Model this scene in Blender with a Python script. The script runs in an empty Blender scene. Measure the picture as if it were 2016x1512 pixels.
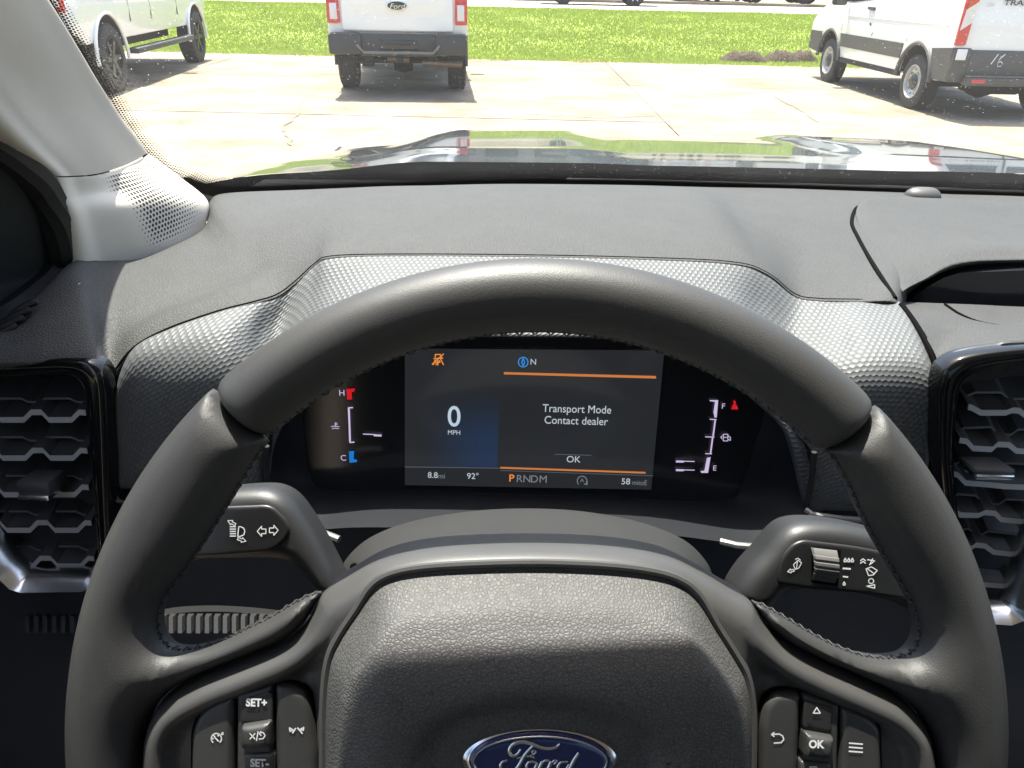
import bpy, bmesh, math, random
import numpy as np
from mathutils import Vector, Matrix
from mathutils.geometry import delaunay_2d_cdt

random.seed(7); np.random.seed(7)
rad = math.radians
SC = bpy.context.scene
COL = SC.collection

# ------------------------------------------------------------------ camera
TH, RO, FPX = rad(28.4), rad(1.3), 1480.0
CAM = Vector((0.0, 0.0, 1.54))
RIGHT = Vector((1, 0, 0))
UP0 = Vector((0, math.sin(TH), math.cos(TH)))
FW = Vector((0, math.cos(TH), -math.sin(TH)))
XC = RIGHT * math.cos(RO) + UP0 * math.sin(RO)
YC = UP0 * math.cos(RO) - RIGHT * math.sin(RO)
cd = bpy.data.cameras.new('camera')
cd.sensor_width = 36.0; cd.lens = 36.0 * FPX / 2016.0
cd.clip_start = 0.02; cd.clip_end = 2000
cam = bpy.data.objects.new('camera', cd); COL.objects.link(cam)
M = Matrix.Identity(4)
for i in range(3):
    M[i][0] = XC[i]; M[i][1] = YC[i]; M[i][2] = -FW[i]; M[i][3] = CAM[i]
cam.matrix_world = M
SC.camera = cam

# ------------------------------------------------------------------ light
HX, HY = 0.11, -0.32              # horizontal travel of sunlight per metre of drop
ldir = Vector((HX, HY, -1)).normalized()
EXPO = 1.6
world = bpy.data.worlds.new('World'); SC.world = world; world.use_nodes = True
wn = world.node_tree
bg = wn.nodes['Background']
sky = wn.nodes.new('ShaderNodeTexSky'); sky.sky_type = 'NISHITA'; sky.sun_disc = False
sky.sun_elevation = math.asin(-ldir.z)
sky.sun_rotation = math.atan2(-ldir.x, -ldir.y)
sky.air_density = 1.0; sky.dust_density = 3.5
wn.links.new(sky.outputs[0], bg.inputs[0]); bg.inputs[1].default_value = 0.15
sl = bpy.data.lights.new('sun', 'SUN'); sl.energy = 5.0; sl.angle = rad(0.6); sl.color = (1.0, 0.96, 0.90)
sun = bpy.data.objects.new('sun', sl); COL.objects.link(sun)
sun.rotation_euler = ldir.to_track_quat('-Z', 'Y').to_euler(); sun.location = (-3, 1, 20)
vs = SC.view_settings
vs.view_transform = 'Standard'; vs.look = 'None'; vs.exposure = EXPO; vs.gamma = 1.0; vs.use_curve_mapping = False
SC.cycles.max_bounces = 10; SC.cycles.transparent_max_bounces = 16
SC.cycles.sample_clamp_indirect = 6.0
SC.cycles.caustics_reflective = False; SC.cycles.caustics_refractive = False

# ------------------------------------------------------------------ pixel helpers (photograph's calibrated camera -> points in the place)
def ray(px, py): return FW + XC * ((px - 1008) / FPX) - YC * ((py - 756) / FPX)
def PY(px, py, Y):
    r = ray(px, py); return CAM + r * (Y / r.y)
def PZ(px, py, Z=0.0):
    r = ray(px, py); return CAM + r * ((Z - CAM.z) / r.z)
def PD(px, py, d): return CAM + ray(px, py) * d
def PX(px, py, X):
    r = ray(px, py); return CAM + r * (X / r.x)

# ------------------------------------------------------------------ object helpers
WM = {}
def frame(o): return WM.get(o.name, Matrix.Identity(4)) if o else Matrix.Identity(4)
def link(o, parent=None):
    COL.objects.link(o)
    if parent is not None:
        o.parent = parent; WM[o.name] = frame(parent).copy()
    return o
def tag(o, label, cat, group=None):
    o['label'] = label; o['category'] = cat
    if group: o['group'] = group
    return o
def thing(name, label, cat, mat=None, loc=None, group=None):
    o = bpy.data.objects.new(name, None); o.empty_display_size = 0.05
    COL.objects.link(o)
    m = mat.copy() if mat else Matrix.Translation(loc if loc is not None else (0, 0, 0))
    o.matrix_world = m; WM[o.name] = m
    return tag(o, label, cat, group)
def mk(name, verts, faces, mat, parent=None, smooth=True, uv=None, local=False, angle=None, matidx=None):
    """one mesh object; world-space verts are moved into the parent's frame unless local"""
    if parent is not None and not local:
        inv = frame(parent).inverted()
        verts = [inv @ Vector(v) for v in verts]
    me = bpy.data.meshes.new(name)
    me.from_pydata([tuple(v) for v in verts], [], [tuple(f) for f in faces])
    mats = mat if isinstance(mat, (list, tuple)) else [mat]
    for m in mats: me.materials.append(m)
    if matidx is not None: me.polygons.foreach_set('material_index', matidx)
    if uv is not None:
        l = me.uv_layers.new(name='UVMap')
        li = np.empty(len(me.loops), dtype=np.int32); me.loops.foreach_get('vertex_index', li)
        l.data.foreach_set('uv', np.asarray(uv, dtype=np.float32)[li].ravel())
    if smooth: me.polygons.foreach_set('use_smooth', [True] * len(me.polygons))
    me.update()
    if angle is not None:
        bm = bmesh.new(); bm.from_mesh(me)
        for e in bm.edges:
            if len(e.link_faces) == 2 and e.calc_face_angle(0) > rad(angle): e.smooth = False
        bm.to_mesh(me); bm.free()
    return link(bpy.data.objects.new(name, me), parent)
def struct(o): o['kind'] = 'structure'; return o
def stuff(o): o['kind'] = 'stuff'; return o

class MB:
    def __init__(s): s.v = []; s.f = []; s.m = []
    def add(s, v, f, mi=0):
        n = len(s.v); s.v += [Vector(x) for x in v]; s.f += [tuple(i + n for i in q) for q in f]; s.m += [mi] * len(f); return s
    def box(s, a, b, mi=0, bev=0.0):
        (x0, y0, z0), (x1, y1, z1) = a, b
        if bev <= 0:
            v = [(x0,y0,z0),(x1,y0,z0),(x1,y1,z0),(x0,y1,z0),(x0,y0,z1),(x1,y0,z1),(x1,y1,z1),(x0,y1,z1)]
            f = [(0,3,2,1),(4,5,6,7),(0,1,5,4),(1,2,6,5),(2,3,7,6),(3,0,4,7)]
            return s.add(v, f, mi)
        bm = bmesh.new(); bmesh.ops.create_cube(bm, size=1)
        for q in bm.verts: q.co = Vector(((x0+x1)/2 + q.co.x*(x1-x0), (y0+y1)/2 + q.co.y*(y1-y0), (z0+z1)/2 + q.co.z*(z1-z0)))
        bmesh.ops.bevel(bm, geom=bm.edges[:], offset=bev, segments=2, affect='EDGES', profile=0.5)
        bm.verts.index_update()
        s.add([q.co.copy() for q in bm.verts], [[q.index for q in f.verts] for f in bm.faces], mi); bm.free(); return s
    def tube(s, pts, r, n=8, mi=0, cap=True, sx=1.0, upv=None):
        pts = [Vector(p) for p in pts]; k = len(pts); v = []; f = []
        t0 = (pts[1] - pts[0]).normalized()
        up = Vector(upv) if upv is not None else (Vector((0,0,1)) if abs(t0.z) < .9 else Vector((1,0,0)))
        for i, p in enumerate(pts):
            t = (pts[min(i+1,k-1)] - pts[max(i-1,0)]).normalized()
            a = t.cross(up).normalized(); b = a.cross(t).normalized()
            ri = r[i] if isinstance(r, (list, tuple)) else r
            for j in range(n):
                w = 2*math.pi*j/n; v.append(p + a*(ri*math.cos(w)*sx) + b*(ri*math.sin(w)))
        for i in range(k-1):
            for j in range(n): f.append((i*n+j, i*n+(j+1)%n, (i+1)*n+(j+1)%n, (i+1)*n+j))
        if cap: f += [tuple(range(n-1,-1,-1)), tuple(range((k-1)*n, k*n))]
        return s.add(v, f, mi)
    def lathe(s, prof, c, n=32, mi=0):      # prof: (radius, offset along x)
        v = []; f = []; k = len(prof)
        for j in range(n):
            w = 2*math.pi*j/n
            for (r, x) in prof: v.append((c[0]+x, c[1]+r*math.cos(w), c[2]+r*math.sin(w)))
        for j in range(n):
            for i in range(k-1): f.append((j*k+i, j*k+i+1, ((j+1)%n)*k+i+1, ((j+1)%n)*k+i))
        return s.add(v, f, mi)
    def prism(s, poly, fn, d0, d1, mi=0):   # 2-D polygon, fn(u,v,d) -> point
        n = len(poly)
        v = [fn(u, w, d0) for (u, w) in poly] + [fn(u, w, d1) for (u, w) in poly]
        tri = delaunay_2d_cdt([Vector(p) for p in poly], [], [list(range(n))], 1, 1e-7)
        f = []
        if len(tri[0]) == n:
            mp = [o[0] if o else i for i, o in enumerate(tri[3])]
            for t in tri[2]:
                a = [mp[i] for i in t]; f.append(tuple(reversed(a))); f.append(tuple(i + n for i in a))
        else:
            f = [tuple(range(n-1,-1,-1)), tuple(range(n, 2*n))]
        f += [(i, (i+1) % n, (i+1) % n + n, i + n) for i in range(n)]
        return s.add(v, f, mi)
    def build(s, name, mat, parent=None, smooth=True, angle=35, local=False, uv=None):
        o = mk(name, s.v, s.f, mat, parent, smooth, uv, local, angle if smooth else None, s.m if isinstance(mat, (list, tuple)) else None)
        return o

def cr(p, t):                               # Catmull-Rom through an (n,3) array at parameters t
    p = np.asarray(p, float); n = len(p); t = np.clip(np.asarray(t, float), 0, n - 1 - 1e-9)
    i = np.floor(t).astype(int); u = (t - i)[:, None]
    ext = np.vstack([2*p[0]-p[1], p, 2*p[-1]-p[-2]])
    a, b, c, d = ext[i], ext[i+1], ext[i+2], ext[i+3]
    return 0.5*((2*b) + (c-a)*u + (2*a-5*b+4*c-d)*u*u + (3*b-a-3*c+d)*u**3)
def spline(pts, k=6):
    n = len(pts); return [tuple(q) for q in cr(pts, np.linspace(0, n-1, (n-1)*k+1))]
def loft(rows, ku=6, kv=6, closed=False):
    """rows of equal length -> smooth grid; returns verts, faces, uv in metres"""
    A = np.array([[list(p) for p in r] for r in rows], float)
    if closed: A = np.concatenate([A[:, -2:-1], A, A[:, 1:2]], axis=1)  # caller repeats first point at end
    R, C = A.shape[:2]
    tu = np.linspace(1, C-2, (C-3)*ku+1) if closed else np.linspace(0, C-1, (C-1)*ku+1)
    B = np.array([cr(A[r], tu) for r in range(R)])
    tv = np.linspace(0, R-1, (R-1)*kv+1)
    G = np.array([cr(B[:, c], tv) for c in range(B.shape[1])]).transpose(1, 0, 2)
    nr, nc = G.shape[:2]
    f = [(r*nc+c, r*nc+c+1, (r+1)*nc+c+1, (r+1)*nc+c) for r in range(nr-1) for c in range(nc-1)]
    du = np.linalg.norm(np.diff(G, axis=1), axis=2); u = np.concatenate([np.zeros((nr,1)), np.cumsum(du, 1)], 1).mean(0)
    dv = np.linalg.norm(np.diff(G, axis=0), axis=2); v = np.concatenate([np.zeros((1,nc)), np.cumsum(dv, 0)], 0)
    uv = np.stack([np.tile(u, (nr,1)), v], 2).reshape(-1, 2)
    return [Vector(q) for q in G.reshape(-1, 3)], f, uv, (nr, nc)

def resample(poly, step, closed=True):
    p = [np.array(q, float) for q in poly]; out = []
    n = len(p)
    for i in range(n if closed else n-1):
        a, b = p[i], p[(i+1) % n]; L = np.linalg.norm(b-a); k = max(1, int(round(L/step)))
        for j in range(k): out.append(a + (b-a)*j/k)
    if not closed: out.append(p[-1])
    return np.array(out)
def pdist(P, poly):
    a = poly; b = np.roll(poly, -1, 0); d = np.full(len(P), 1e9)
    for i in range(len(a)):
        ab = b[i]-a[i]; L = ab.dot(ab) + 1e-18
        t = np.clip(((P-a[i]) @ ab)/L, 0, 1); q = a[i] + t[:, None]*ab
        d = np.minimum(d, np.hypot(P[:,0]-q[:,0], P[:,1]-q[:,1]))
    return d
def inside(P, poly):
    x, y = P[:,0], P[:,1]; r = np.zeros(len(P), bool); n = len(poly)
    for i in range(n):
        x1, y1 = poly[i]; x2, y2 = poly[(i+1) % n]
        c = ((y1 > y) != (y2 > y)) & (x < (x2-x1)*(y-y1)/((y2-y1) + 1e-18) + x1); r ^= c
    return r
def round_poly(poly, r, k=5):
    out = []; n = len(poly)
    for i in range(n):
        p0, p1, p2 = (np.array(poly[(i+j) % n], float) for j in (-1, 0, 1))
        a = p0-p1; b = p2-p1; la, lb = np.linalg.norm(a), np.linalg.norm(b); q = min(r, .45*la, .45*lb)
        s = p1 + a/la*q; e = p1 + b/lb*q
        for j in range(k+1):
            t = j/k; out.append(tuple((1-t)**2*s + 2*t*(1-t)*p1 + t*t*e))
    return out
def pillow(poly, h, r, res, z0=0.0, skirt=0.01, both=False, zf=None, soft=False):
    """filled outline, rising by h over the rounded edge of radius r; returns verts, faces (local xy + z)"""
    B = resample(poly, res); n = len(B)
    area = np.sum(B[:,0]*np.roll(B[:,1],-1) - np.roll(B[:,0],-1)*B[:,1])
    if area < 0: B = B[::-1].copy()
    tg = np.roll(B,-1,0) - np.roll(B,1,0); tg /= (np.linalg.norm(tg, axis=1)[:,None] + 1e-12)
    nin = np.stack([-tg[:,1], tg[:,0]], 1)
    cand = []
    for k in (.06, .2, .45, .75, 1.0):
        q = B + nin*(r*k); ok = inside(q, B); q = q[ok]
        if len(q): cand.append(q[np.abs(pdist(q, B) - r*k) < r*.08 + 1e-9])
    mn, mx = B.min(0), B.max(0)
    gx, gy = np.meshgrid(np.arange(mn[0], mx[0], res), np.arange(mn[1], mx[1], res))
    g = np.stack([gx.ravel() + .3*res*(np.arange(gx.size) % 2), gy.ravel()], 1); g = g[inside(g, B)]
    dg = pdist(g, B); cand.append(g[dg > r*1.02] if (dg > r*1.02).any() else np.zeros((0,2)))
    I = np.concatenate(cand)
    pts = np.concatenate([B, I]); 
    out = delaunay_2d_cdt([Vector(p) for p in pts], [(i, (i+1) % n) for i in range(n)], [], 1, 1e-7)
    V = np.array([(p.x, p.y) for p in out[0]]); d = pdist(V, B)
    isb = d < 1e-7
    if soft:                                  # smooth distance: no ridge along the middle line
        Bf = resample([tuple(q) for q in B], .0009); ds = .0009; I_ = np.zeros(len(V))
        seg = np.linalg.norm(np.roll(Bf,-1,0)-Bf, axis=1)
        for k0 in range(0, len(Bf), 200):
            q = Bf[k0:k0+200]; dd = (V[:,None,0]-q[None,:,0])**2 + (V[:,None,1]-q[None,:,1])**2 + 1e-9
            I_ += (seg[k0:k0+200]/dd**2.5).sum(1)
        dsf = (I_/(4/3))**(-.25); w_ = np.clip((d-.0010)/.0025, 0, 1); d2 = d*(1-w_) + dsf*w_*1.12
    else: d2 = d
    t = np.clip(d2/r, 0, 1); z = h*np.sqrt(np.clip(1-(1-t)**2, 0, 1)); z[isb] = 0
    if zf is not None: z = z + zf(V[:,0], V[:,1])
    verts = [Vector((V[i,0], V[i,1], z0+z[i])) for i in range(len(V))]
    faces = []
    for f in out[2]:
        a, b, c = (V[i] for i in f[:3])
        s = (b[0]-a[0])*(c[1]-a[1]) - (b[1]-a[1])*(c[0]-a[0])
        faces.append(tuple(f) if s > 0 else tuple(reversed(f)))
    if both:
        m = len(verts); mp = {}
        for i in range(m):
            if isb[i]: mp[i] = i
            else: mp[i] = len(verts); verts.append(Vector((V[i,0], V[i,1], z0-z[i])))
        faces += [tuple(mp[i] for i in reversed(f)) for f in faces]
    elif skirt:
        bset = {}
        for f in faces:
            for i in range(len(f)):
                e = (f[i], f[(i+1) % len(f)]); k2 = (min(e), max(e)); bset.setdefault(k2, []).append(e)
        low = {}
        for k2, es in bset.items():
            if len(es) == 1:
                a, b = es[0]
                for i in (a, b):
                    if i not in low: low[i] = len(verts); verts.append(verts[i] - Vector((0,0,skirt)))
                faces.append((b, a, low[a], low[b]))
    return verts, faces

# ------------------------------------------------------------------ materials
def srgb(c):
    return tuple(((x/255)/12.92 if x/255 <= .04045 else ((x/255+.055)/1.055)**2.4) for x in c)
class NT:
    def __init__(s, name):
        s.m = bpy.data.materials.new(name); s.m.use_nodes = True; s.t = s.m.node_tree; s.t.nodes.clear()
        s.out = s.n('ShaderNodeOutputMaterial')
    def n(s, typ, ins=None, **kw):
        nd = s.t.nodes.new(typ)
        for k, v in kw.items(): setattr(nd, k, v)
        if ins:
            for k, v in ins.items():
                if hasattr(v, 'is_output'): s.t.links.new(v, nd.inputs[k])
                else: nd.inputs[k].default_value = v
        return nd
    def math(s, op, a, b=None, c=None, clamp=False):
        ins = {0: a}
        if b is not None: ins[1] = b
        if c is not None: ins[2] = c
        nd = s.n('ShaderNodeMath', ins, operation=op); nd.use_clamp = clamp; return nd.outputs[0]
    def vm(s, op, a, b=None, o=0, scale=None):
        ins = {0: a}
        if b is not None: ins[1] = b
        nd = s.n('ShaderNodeVectorMath', ins, operation=op)
        if scale is not None: nd.inputs['Scale'].default_value = scale
        return nd.outputs[o]
    def ramp(s, fac, stops):
        nd = s.n('ShaderNodeValToRGB', {0: fac}); cr_ = nd.color_ramp
        while len(cr_.elements) < len(stops): cr_.elements.new(.5)
        for e, (p, c) in zip(cr_.elements, stops): e.position = p; e.color = (*c, 1) if len(c) == 3 else c
        return nd.outputs[0]
    def noise(s, scale, detail=3, rough=.5, vec=None, o=0):
        ins = {'Scale': scale, 'Detail': detail, 'Roughness': rough}
        if vec is not None: ins['Vector'] = vec
        return s.n('ShaderNodeTexNoise', ins).outputs[o]
    def coord(s, k='Object'): return s.n('ShaderNodeTexCoord').outputs[k]
    def mixc(s, f, a, b):
        nd = s.n('ShaderNodeMix', data_type='RGBA'); 
        for i, v in ((0, f), (6, a), (7, b)):
            if hasattr(v, 'is_output'): s.t.links.new(v, nd.inputs[i])
            else: nd.inputs[i].default_value = (*v, 1) if (isinstance(v, tuple) and len(v) == 3) else v
        return nd.outputs[2]
    def bsdf(s, base, rough=.5, metal=0.0, spec=.5, normal=None, coat=0.0, coatr=.05, sheen=0.0, alpha=None, emis=None, estr=0.0):
        b = s.n('ShaderNodeBsdfPrincipled')
        def st(k, v):
            if v is None: return
            if hasattr(v, 'is_output'): s.t.links.new(v, b.inputs[k])
            else: b.inputs[k].default_value = (*v, 1) if (isinstance(v, tuple) and len(v) == 3) else v
        st('Base Color', base); st('Roughness', rough); st('Metallic', metal); st('Specular IOR Level', spec); st('Normal', normal)
        st('Coat Weight', coat); st('Coat Roughness', coatr); st('Alpha', alpha); st('Sheen Weight', sheen)
        if emis is not None: st('Emission Color', emis); st('Emission Strength', estr)
        return b.outputs[0]
    def bump(s, h, strength=.5, dist=.001, normal=None):
        ins = {'Height': h, 'Strength': strength, 'Distance': dist}
        if normal is not None: ins['Normal'] = normal
        return s.n('ShaderNodeBump', ins).outputs[0]
    def done(s, sh): s.t.links.new(sh, s.out.inputs[0]); return s.m

def plain(name, base, rough=.5, metal=0.0, spec=.5, coat=0.0, var=.0, vscale=60, bump=0.0, bscale=400, bd=.0005):
    n = NT(name); c = n.coord(); col = base; r = rough
    if var:
        f = n.noise(vscale, 4, .6, c)
        col = n.mixc(f, tuple(x*(1-var) for x in base), tuple(min(1, x*(1+var)) for x in base))
        r = n.math('MULTIPLY_ADD', n.noise(vscale*.6, 3, .6, c), .25*var*2, rough - .12*var*2)
    nm = None
    if bump: nm = n.bump(n.noise(bscale, 2, .5, c), bump, bd)
    return n.done(n.bsdf(col, r, metal, spec, nm, coat))
def leather(name, base, rough, cell, strength, dist, fine=.25, spec=.5, groove_shade=1.0):
    n = NT(name); c = n.coord()
    w = n.vm('ADD', c, n.vm('SCALE', n.n('ShaderNodeTexNoise', {'Vector': c, 'Scale': .35/cell, 'Detail': 2}).outputs[1], None, 0, cell*.9))
    v = n.n('ShaderNodeTexVoronoi', {'Vector': w, 'Scale': 1/cell}, feature='DISTANCE_TO_EDGE').outputs[0]
    h = n.math('SMOOTHSTEP', v, .0, .28) if False else n.n('ShaderNodeMapRange', {0: v, 1: 0.0, 2: .30}, interpolation_type='SMOOTHSTEP').outputs[0]
    h = n.math('ADD', h, n.math('MULTIPLY', n.noise(2.2/cell, 2, .6, c), fine))
    col = n.mixc(n.noise(18, 4, .6, c), tuple(x*.88 for x in base), tuple(x*1.14 for x in base))
    gv = n.n('ShaderNodeMapRange', {0: v, 1: 0.0, 2: .14, 3: groove_shade, 4: 1.0}).outputs[0]
    col = n.mixc(gv, tuple(x*.25 for x in base), col)  # shade of the grain grooves is painted into the colour
    rg = n.math('MULTIPLY_ADD', n.noise(30, 3, .6, c), .14, rough - .07)
    return n.done(n.bsdf(col, rg, 0, spec, n.bump(h, strength, dist)))
def emit(name, c8, k=1.0):
    n = NT(name); c = tuple(x*k/(2**EXPO) for x in srgb(c8))
    return n.done(n.bsdf((.004,.004,.004), .5, 0, .0, emis=c, estr=1.0))

def hexmat(name, base, cell):
    n = NT(name); uv = n.coord('UV')
    p = n.vm('SCALE', uv, None, 0, 1.0/cell)
    R = (1.0, 1.7320508, 1.0); H = (.5, .8660254, .5)
    a = n.vm('SUBTRACT', n.vm('MODULO', n.vm('ADD', p, (200., 346.41016, 0.)), R), H)
    b = n.vm('SUBTRACT', n.vm('MODULO', n.vm('ADD', p, (200.5, 347.276185, 0.)), R), H)
    za = n.vm('MULTIPLY', a, (1., 1., 0.)); zb = n.vm('MULTIPLY', b, (1., 1., 0.))
    d = n.math('MINIMUM', n.vm('LENGTH', za, None, 1), n.vm('LENGTH', zb, None, 1))
    h = n.math('SUBTRACT', .36, n.math('MULTIPLY', d, d))
    c = n.coord()
    col = n.mixc(n.noise(25, 3, .6, c), tuple(x*.9 for x in base), tuple(x*1.1 for x in base))
    nm = n.bump(h, .7, cell*.5)
    nm = n.bump(n.noise(1800, 2, .5, c), .12, .0003, nm)
    return n.done(n.bsdf(col, .50, .0, .36, nm))

def ringmat():
    pass

MT = {}
MT['pad'] = leather('soft_dash_plastic', (.058, .058, .0565), .62, .0021, .65, .0004, spec=.28, groove_shade=.65)
MT['hex'] = hexmat('beaded_trim_plastic', (.098, .102, .104), .0043)
MT['rim'] = leather('smooth_wheel_leather', (.039, .0378, .037), .50, .0009, .16, .0002, spec=.5)
MT['grip'] = leather('grip_leather', (.034, .0328, .032), .52, .0010, .16, .0002, spec=.42)
MT['bag'] = leather('airbag_grain', (.082, .080, .077), .54, .0015, .5, .00024, spec=.35, groove_shade=.4)
MT['bezel'] = plain('satin_bezel_plastic', (.056, .0535, .0515), .42, bump=.12, bscale=1500, bd=.0002, var=.12)
MT['button'] = plain('button_plastic', (.036, .035, .034), .44, bump=.1, bscale=1500, bd=.0002, var=.15)
MT['insert'] = plain('button_insert', (.018, .017, .017), .5)
MT['gap'] = plain('dark_gap', (.004, .004, .004), .9, spec=.05)
MT['col'] = plain('column_plastic', (.024, .0235, .0225), .52, bump=.35, bscale=1300, bd=.0004, var=.1)
MT['stalk'] = plain('stalk_plastic', (.017, .017, .017), .46, bump=.25, bscale=1500, bd=.0003, var=.12)
MT['stalkface'] = plain('stalk_face', (.014, .014, .014), .38, bump=.15, bscale=1500, bd=.0002)
MT['dark'] = plain('dark_plastic', (.034, .036, .040), .55, spec=.25, bump=.3, bscale=1200, bd=.0004, var=.1)
MT['cavity'] = plain('cavity_plastic', (.013, .014, .0165), .6, spec=.2, bump=.25, bscale=1300, bd=.0003)
MT['blk'] = plain('rubber_black', (.006, .006, .006), .6)
MT['gloss'] = plain('gloss_black', (.006, .006, .006), .10, spec=.6, var=.2, vscale=40)
MT['ventdark'] = plain('vent_plastic', (.055, .056, .058), .5)
MT['slat'] = plain('vent_lip_grey', (.50, .51, .52), .40)
MT['slatb'] = plain('vent_thin_edge', (.16, .165, .17), .45)
MT['sail'] = plain('sail_plastic', (.045, .050, .052), .6, spec=.2, bump=.3, bscale=1200, bd=.0004)
MT['cowl'] = plain('cowl_plastic', (.015, .015, .016), .8, spec=.08, var=.3, vscale=20)
MT['chrome'] = plain('satin_chrome', (.80, .81, .83), .24, 1.0, var=.08)
MT['silver'] = plain('silver_paint', (.17, .168, .165), .42, .4)
MT['roller'] = plain('roller_grey', (.10, .095, .09), .45)
MT['sensor'] = plain('sensor_grey', (.07, .068, .065), .5)
MT['seat'] = plain('seat_fabric', (.22, .21, .20), .8, var=.1)
MT['white'] = plain('white_print', (.78, .78, .78), .5)
MT['thread'] = plain('black_thread', (.030, .029, .028), .7)
MT['carpaint_dark'] = None

n = NT('pillar_fabric'); c = n.coord()
wv = n.n('ShaderNodeTexWave', {'Vector': c, 'Scale': 260.0, 'Distortion': 1.2, 'Detail': 2.0, 'Detail Scale': 3.0}, bands_direction='DIAGONAL').outputs[1]
MT['pillar'] = n.done(n.bsdf(n.mixc(n.noise(14, 4, .6, c), (.54, .495, .43), (.60, .55, .48)), .72, 0, .3, n.bump(wv, .22, .0006)))

n = NT('perforated_cover'); uv = n.coord('UV'); c = n.coord()
p = n.vm('SCALE', uv, None, 0, 1/.0048)
R = (1.0, 1.7320508, 1.0); H = (.5, .8660254, .5)
a = n.vm('SUBTRACT', n.vm('MODULO', n.vm('ADD', p, (200., 346.41016, 0.)), R), H)
b = n.vm('SUBTRACT', n.vm('MODULO', n.vm('ADD', p, (200.5, 347.276185, 0.)), R), H)
d = n.math('MINIMUM', n.vm('LENGTH', n.vm('MULTIPLY', a, (1.,1.,0.)), None, 1), n.vm('LENGTH', n.vm('MULTIPLY', b, (1.,1.,0.)), None, 1))
at = n.n('ShaderNodeAttribute', attribute_name='hole').outputs['Fac']       # hole size across the perforated field
hole = n.n('ShaderNodeMapRange', {0: n.math('SUBTRACT', d, n.math('MULTIPLY', at, .34)), 1: -.03, 2: .03}).outputs[0]
hole = n.math('MAXIMUM', hole, n.math('LESS_THAN', at, .05))
MT['perf'] = n.done(n.bsdf(n.mixc(hole, (.025, .024, .022), (.60, .555, .485)), .55, 0, .35, n.bump(hole, .6, .0012)))

def glassmat(name, tint, f0=.04, dust_veil=True, rough=0.0):
    n = NT(name)
    fr = n.n('ShaderNodeFresnel', {'IOR': 1.45}).outputs[0]
    tr = n.n('ShaderNodeBsdfTransparent', {0: (*tint, 1)}).outputs[0]
    gl = n.n('ShaderNodeBsdfGlossy', {'Color': (1, 1, 1, 1), 'Roughness': rough}).outputs[0]
    mx = n.n('ShaderNodeMixShader', {0: fr, 1: tr, 2: gl}).outputs[0]
    if dust_veil:
        c = n.coord()
        v = n.n('ShaderNodeTexVoronoi', {'Vector': c, 'Scale': 430.0, 'Randomness': 1.0})
        size = n.math('MULTIPLY', n.math('POWER', n.n('ShaderNodeSeparateColor', {0: v.outputs[1]}).outputs[0], 3.5), .24)
        sp = n.math('LESS_THAN', v.outputs[0], size)
        patch = n.n('ShaderNodeMapRange', {0: n.noise(5, 4, .6, c), 1: .35, 2: .65}).outputs[0]
        fac = n.math('ADD', n.math('MULTIPLY', sp, n.math('MULTIPLY_ADD', patch, .4, .15)), n.math('MULTIPLY_ADD', patch, .014, .012))  # dust specks, plus an overall film standing in for veiling glare
        df = n.n('ShaderNodeBsdfDiffuse', {0: (.75, .75, .72, 1)}).outputs[0]
        tl = n.n('ShaderNodeBsdfTranslucent', {0: (.75, .75, .72, 1)}).outputs[0]
        ds = n.n('ShaderNodeMixShader', {0: .5, 1: df, 2: tl}).outputs[0]
        mx = n.n('ShaderNodeMixShader', {0: fac, 1: mx, 2: ds}).outputs[0]
    return n.done(mx)
MT['glass'] = glassmat('windscreen_glass', (.90, .93, .90))
MT['sideglass'] = glassmat('side_glass', (.88, .90, .88), dust_veil=False)

MT['privacy'] = glassmat('rear_glass', (.62, .65, .63), dust_veil=False)
n = NT('frit_dots'); uv = n.coord('UV'); sp = n.n('ShaderNodeSeparateXYZ', {0: uv})
p = n.vm('MULTIPLY', uv, (1/.0029, 1/.0029, 0.))
a = n.vm('SUBTRACT', n.vm('MODULO', n.vm('ADD', p, (2000., 3464.1016, 0.)), R), H)
b = n.vm('SUBTRACT', n.vm('MODULO', n.vm('ADD', p, (2000.5, 3464.967625, 0.)), R), H)
d = n.math('MINIMUM', n.vm('LENGTH', n.vm('MULTIPLY', a, (1.,1.,0.)), None, 1), n.vm('LENGTH', n.vm('MULTIPLY', b, (1.,1.,0.)), None, 1))
wd = n.n('ShaderNodeAttribute', attribute_name='fade').outputs['Fac']
dot = n.math('LESS_THAN', d, n.math('MULTIPLY', wd, .62))
MT['frit'] = n.done(n.n('ShaderNodeMixShader', {0: dot, 1: n.n('ShaderNodeBsdfTransparent').outputs[0], 2: n.bsdf((.008,.008,.008), .6)}).outputs[0])

def carpaint(name, base, rough=.25, fleck=0.0, coat=1.0, metal=0.0):
    n = NT(name); c = n.coord()
    col = n.mixc(n.noise(3, 4, .6, c), tuple(x*.95 for x in base), tuple(min(1, x*1.04) for x in base))
    return n.done(n.bsdf(col, rough, metal, .5, None, coat, .05))
MT['hood'] = carpaint('dark_hood_paint', (.010, .013, .014), .25)
MT['vanwhite'] = carpaint('white_paint', (.84, .84, .82), .3)
MT['tyre'] = plain('tyre_rubber', (.022, .022, .023), .75, var=.3, vscale=20, bump=.4, bscale=90, bd=.004)
MT['bumper'] = plain('bumper_plastic', (.035, .035, .036), .55, var=.2, vscale=8)
MT['cladding'] = plain('cladding_plastic', (.085, .080, .072), .6, var=.2, vscale=8)
MT['arch'] = plain('arch_liner', (.012, .012, .012), .8)
MT['alloy_dark'] = plain('dark_alloy', (.05, .05, .05), .35, .5)
MT['alloy'] = plain('silver_steel', (.55, .55, .54), .35, .6, var=.1)
MT['rustpipe'] = plain('exhaust_steel', (.22, .16, .12), .5, .5, var=.3)
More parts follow.
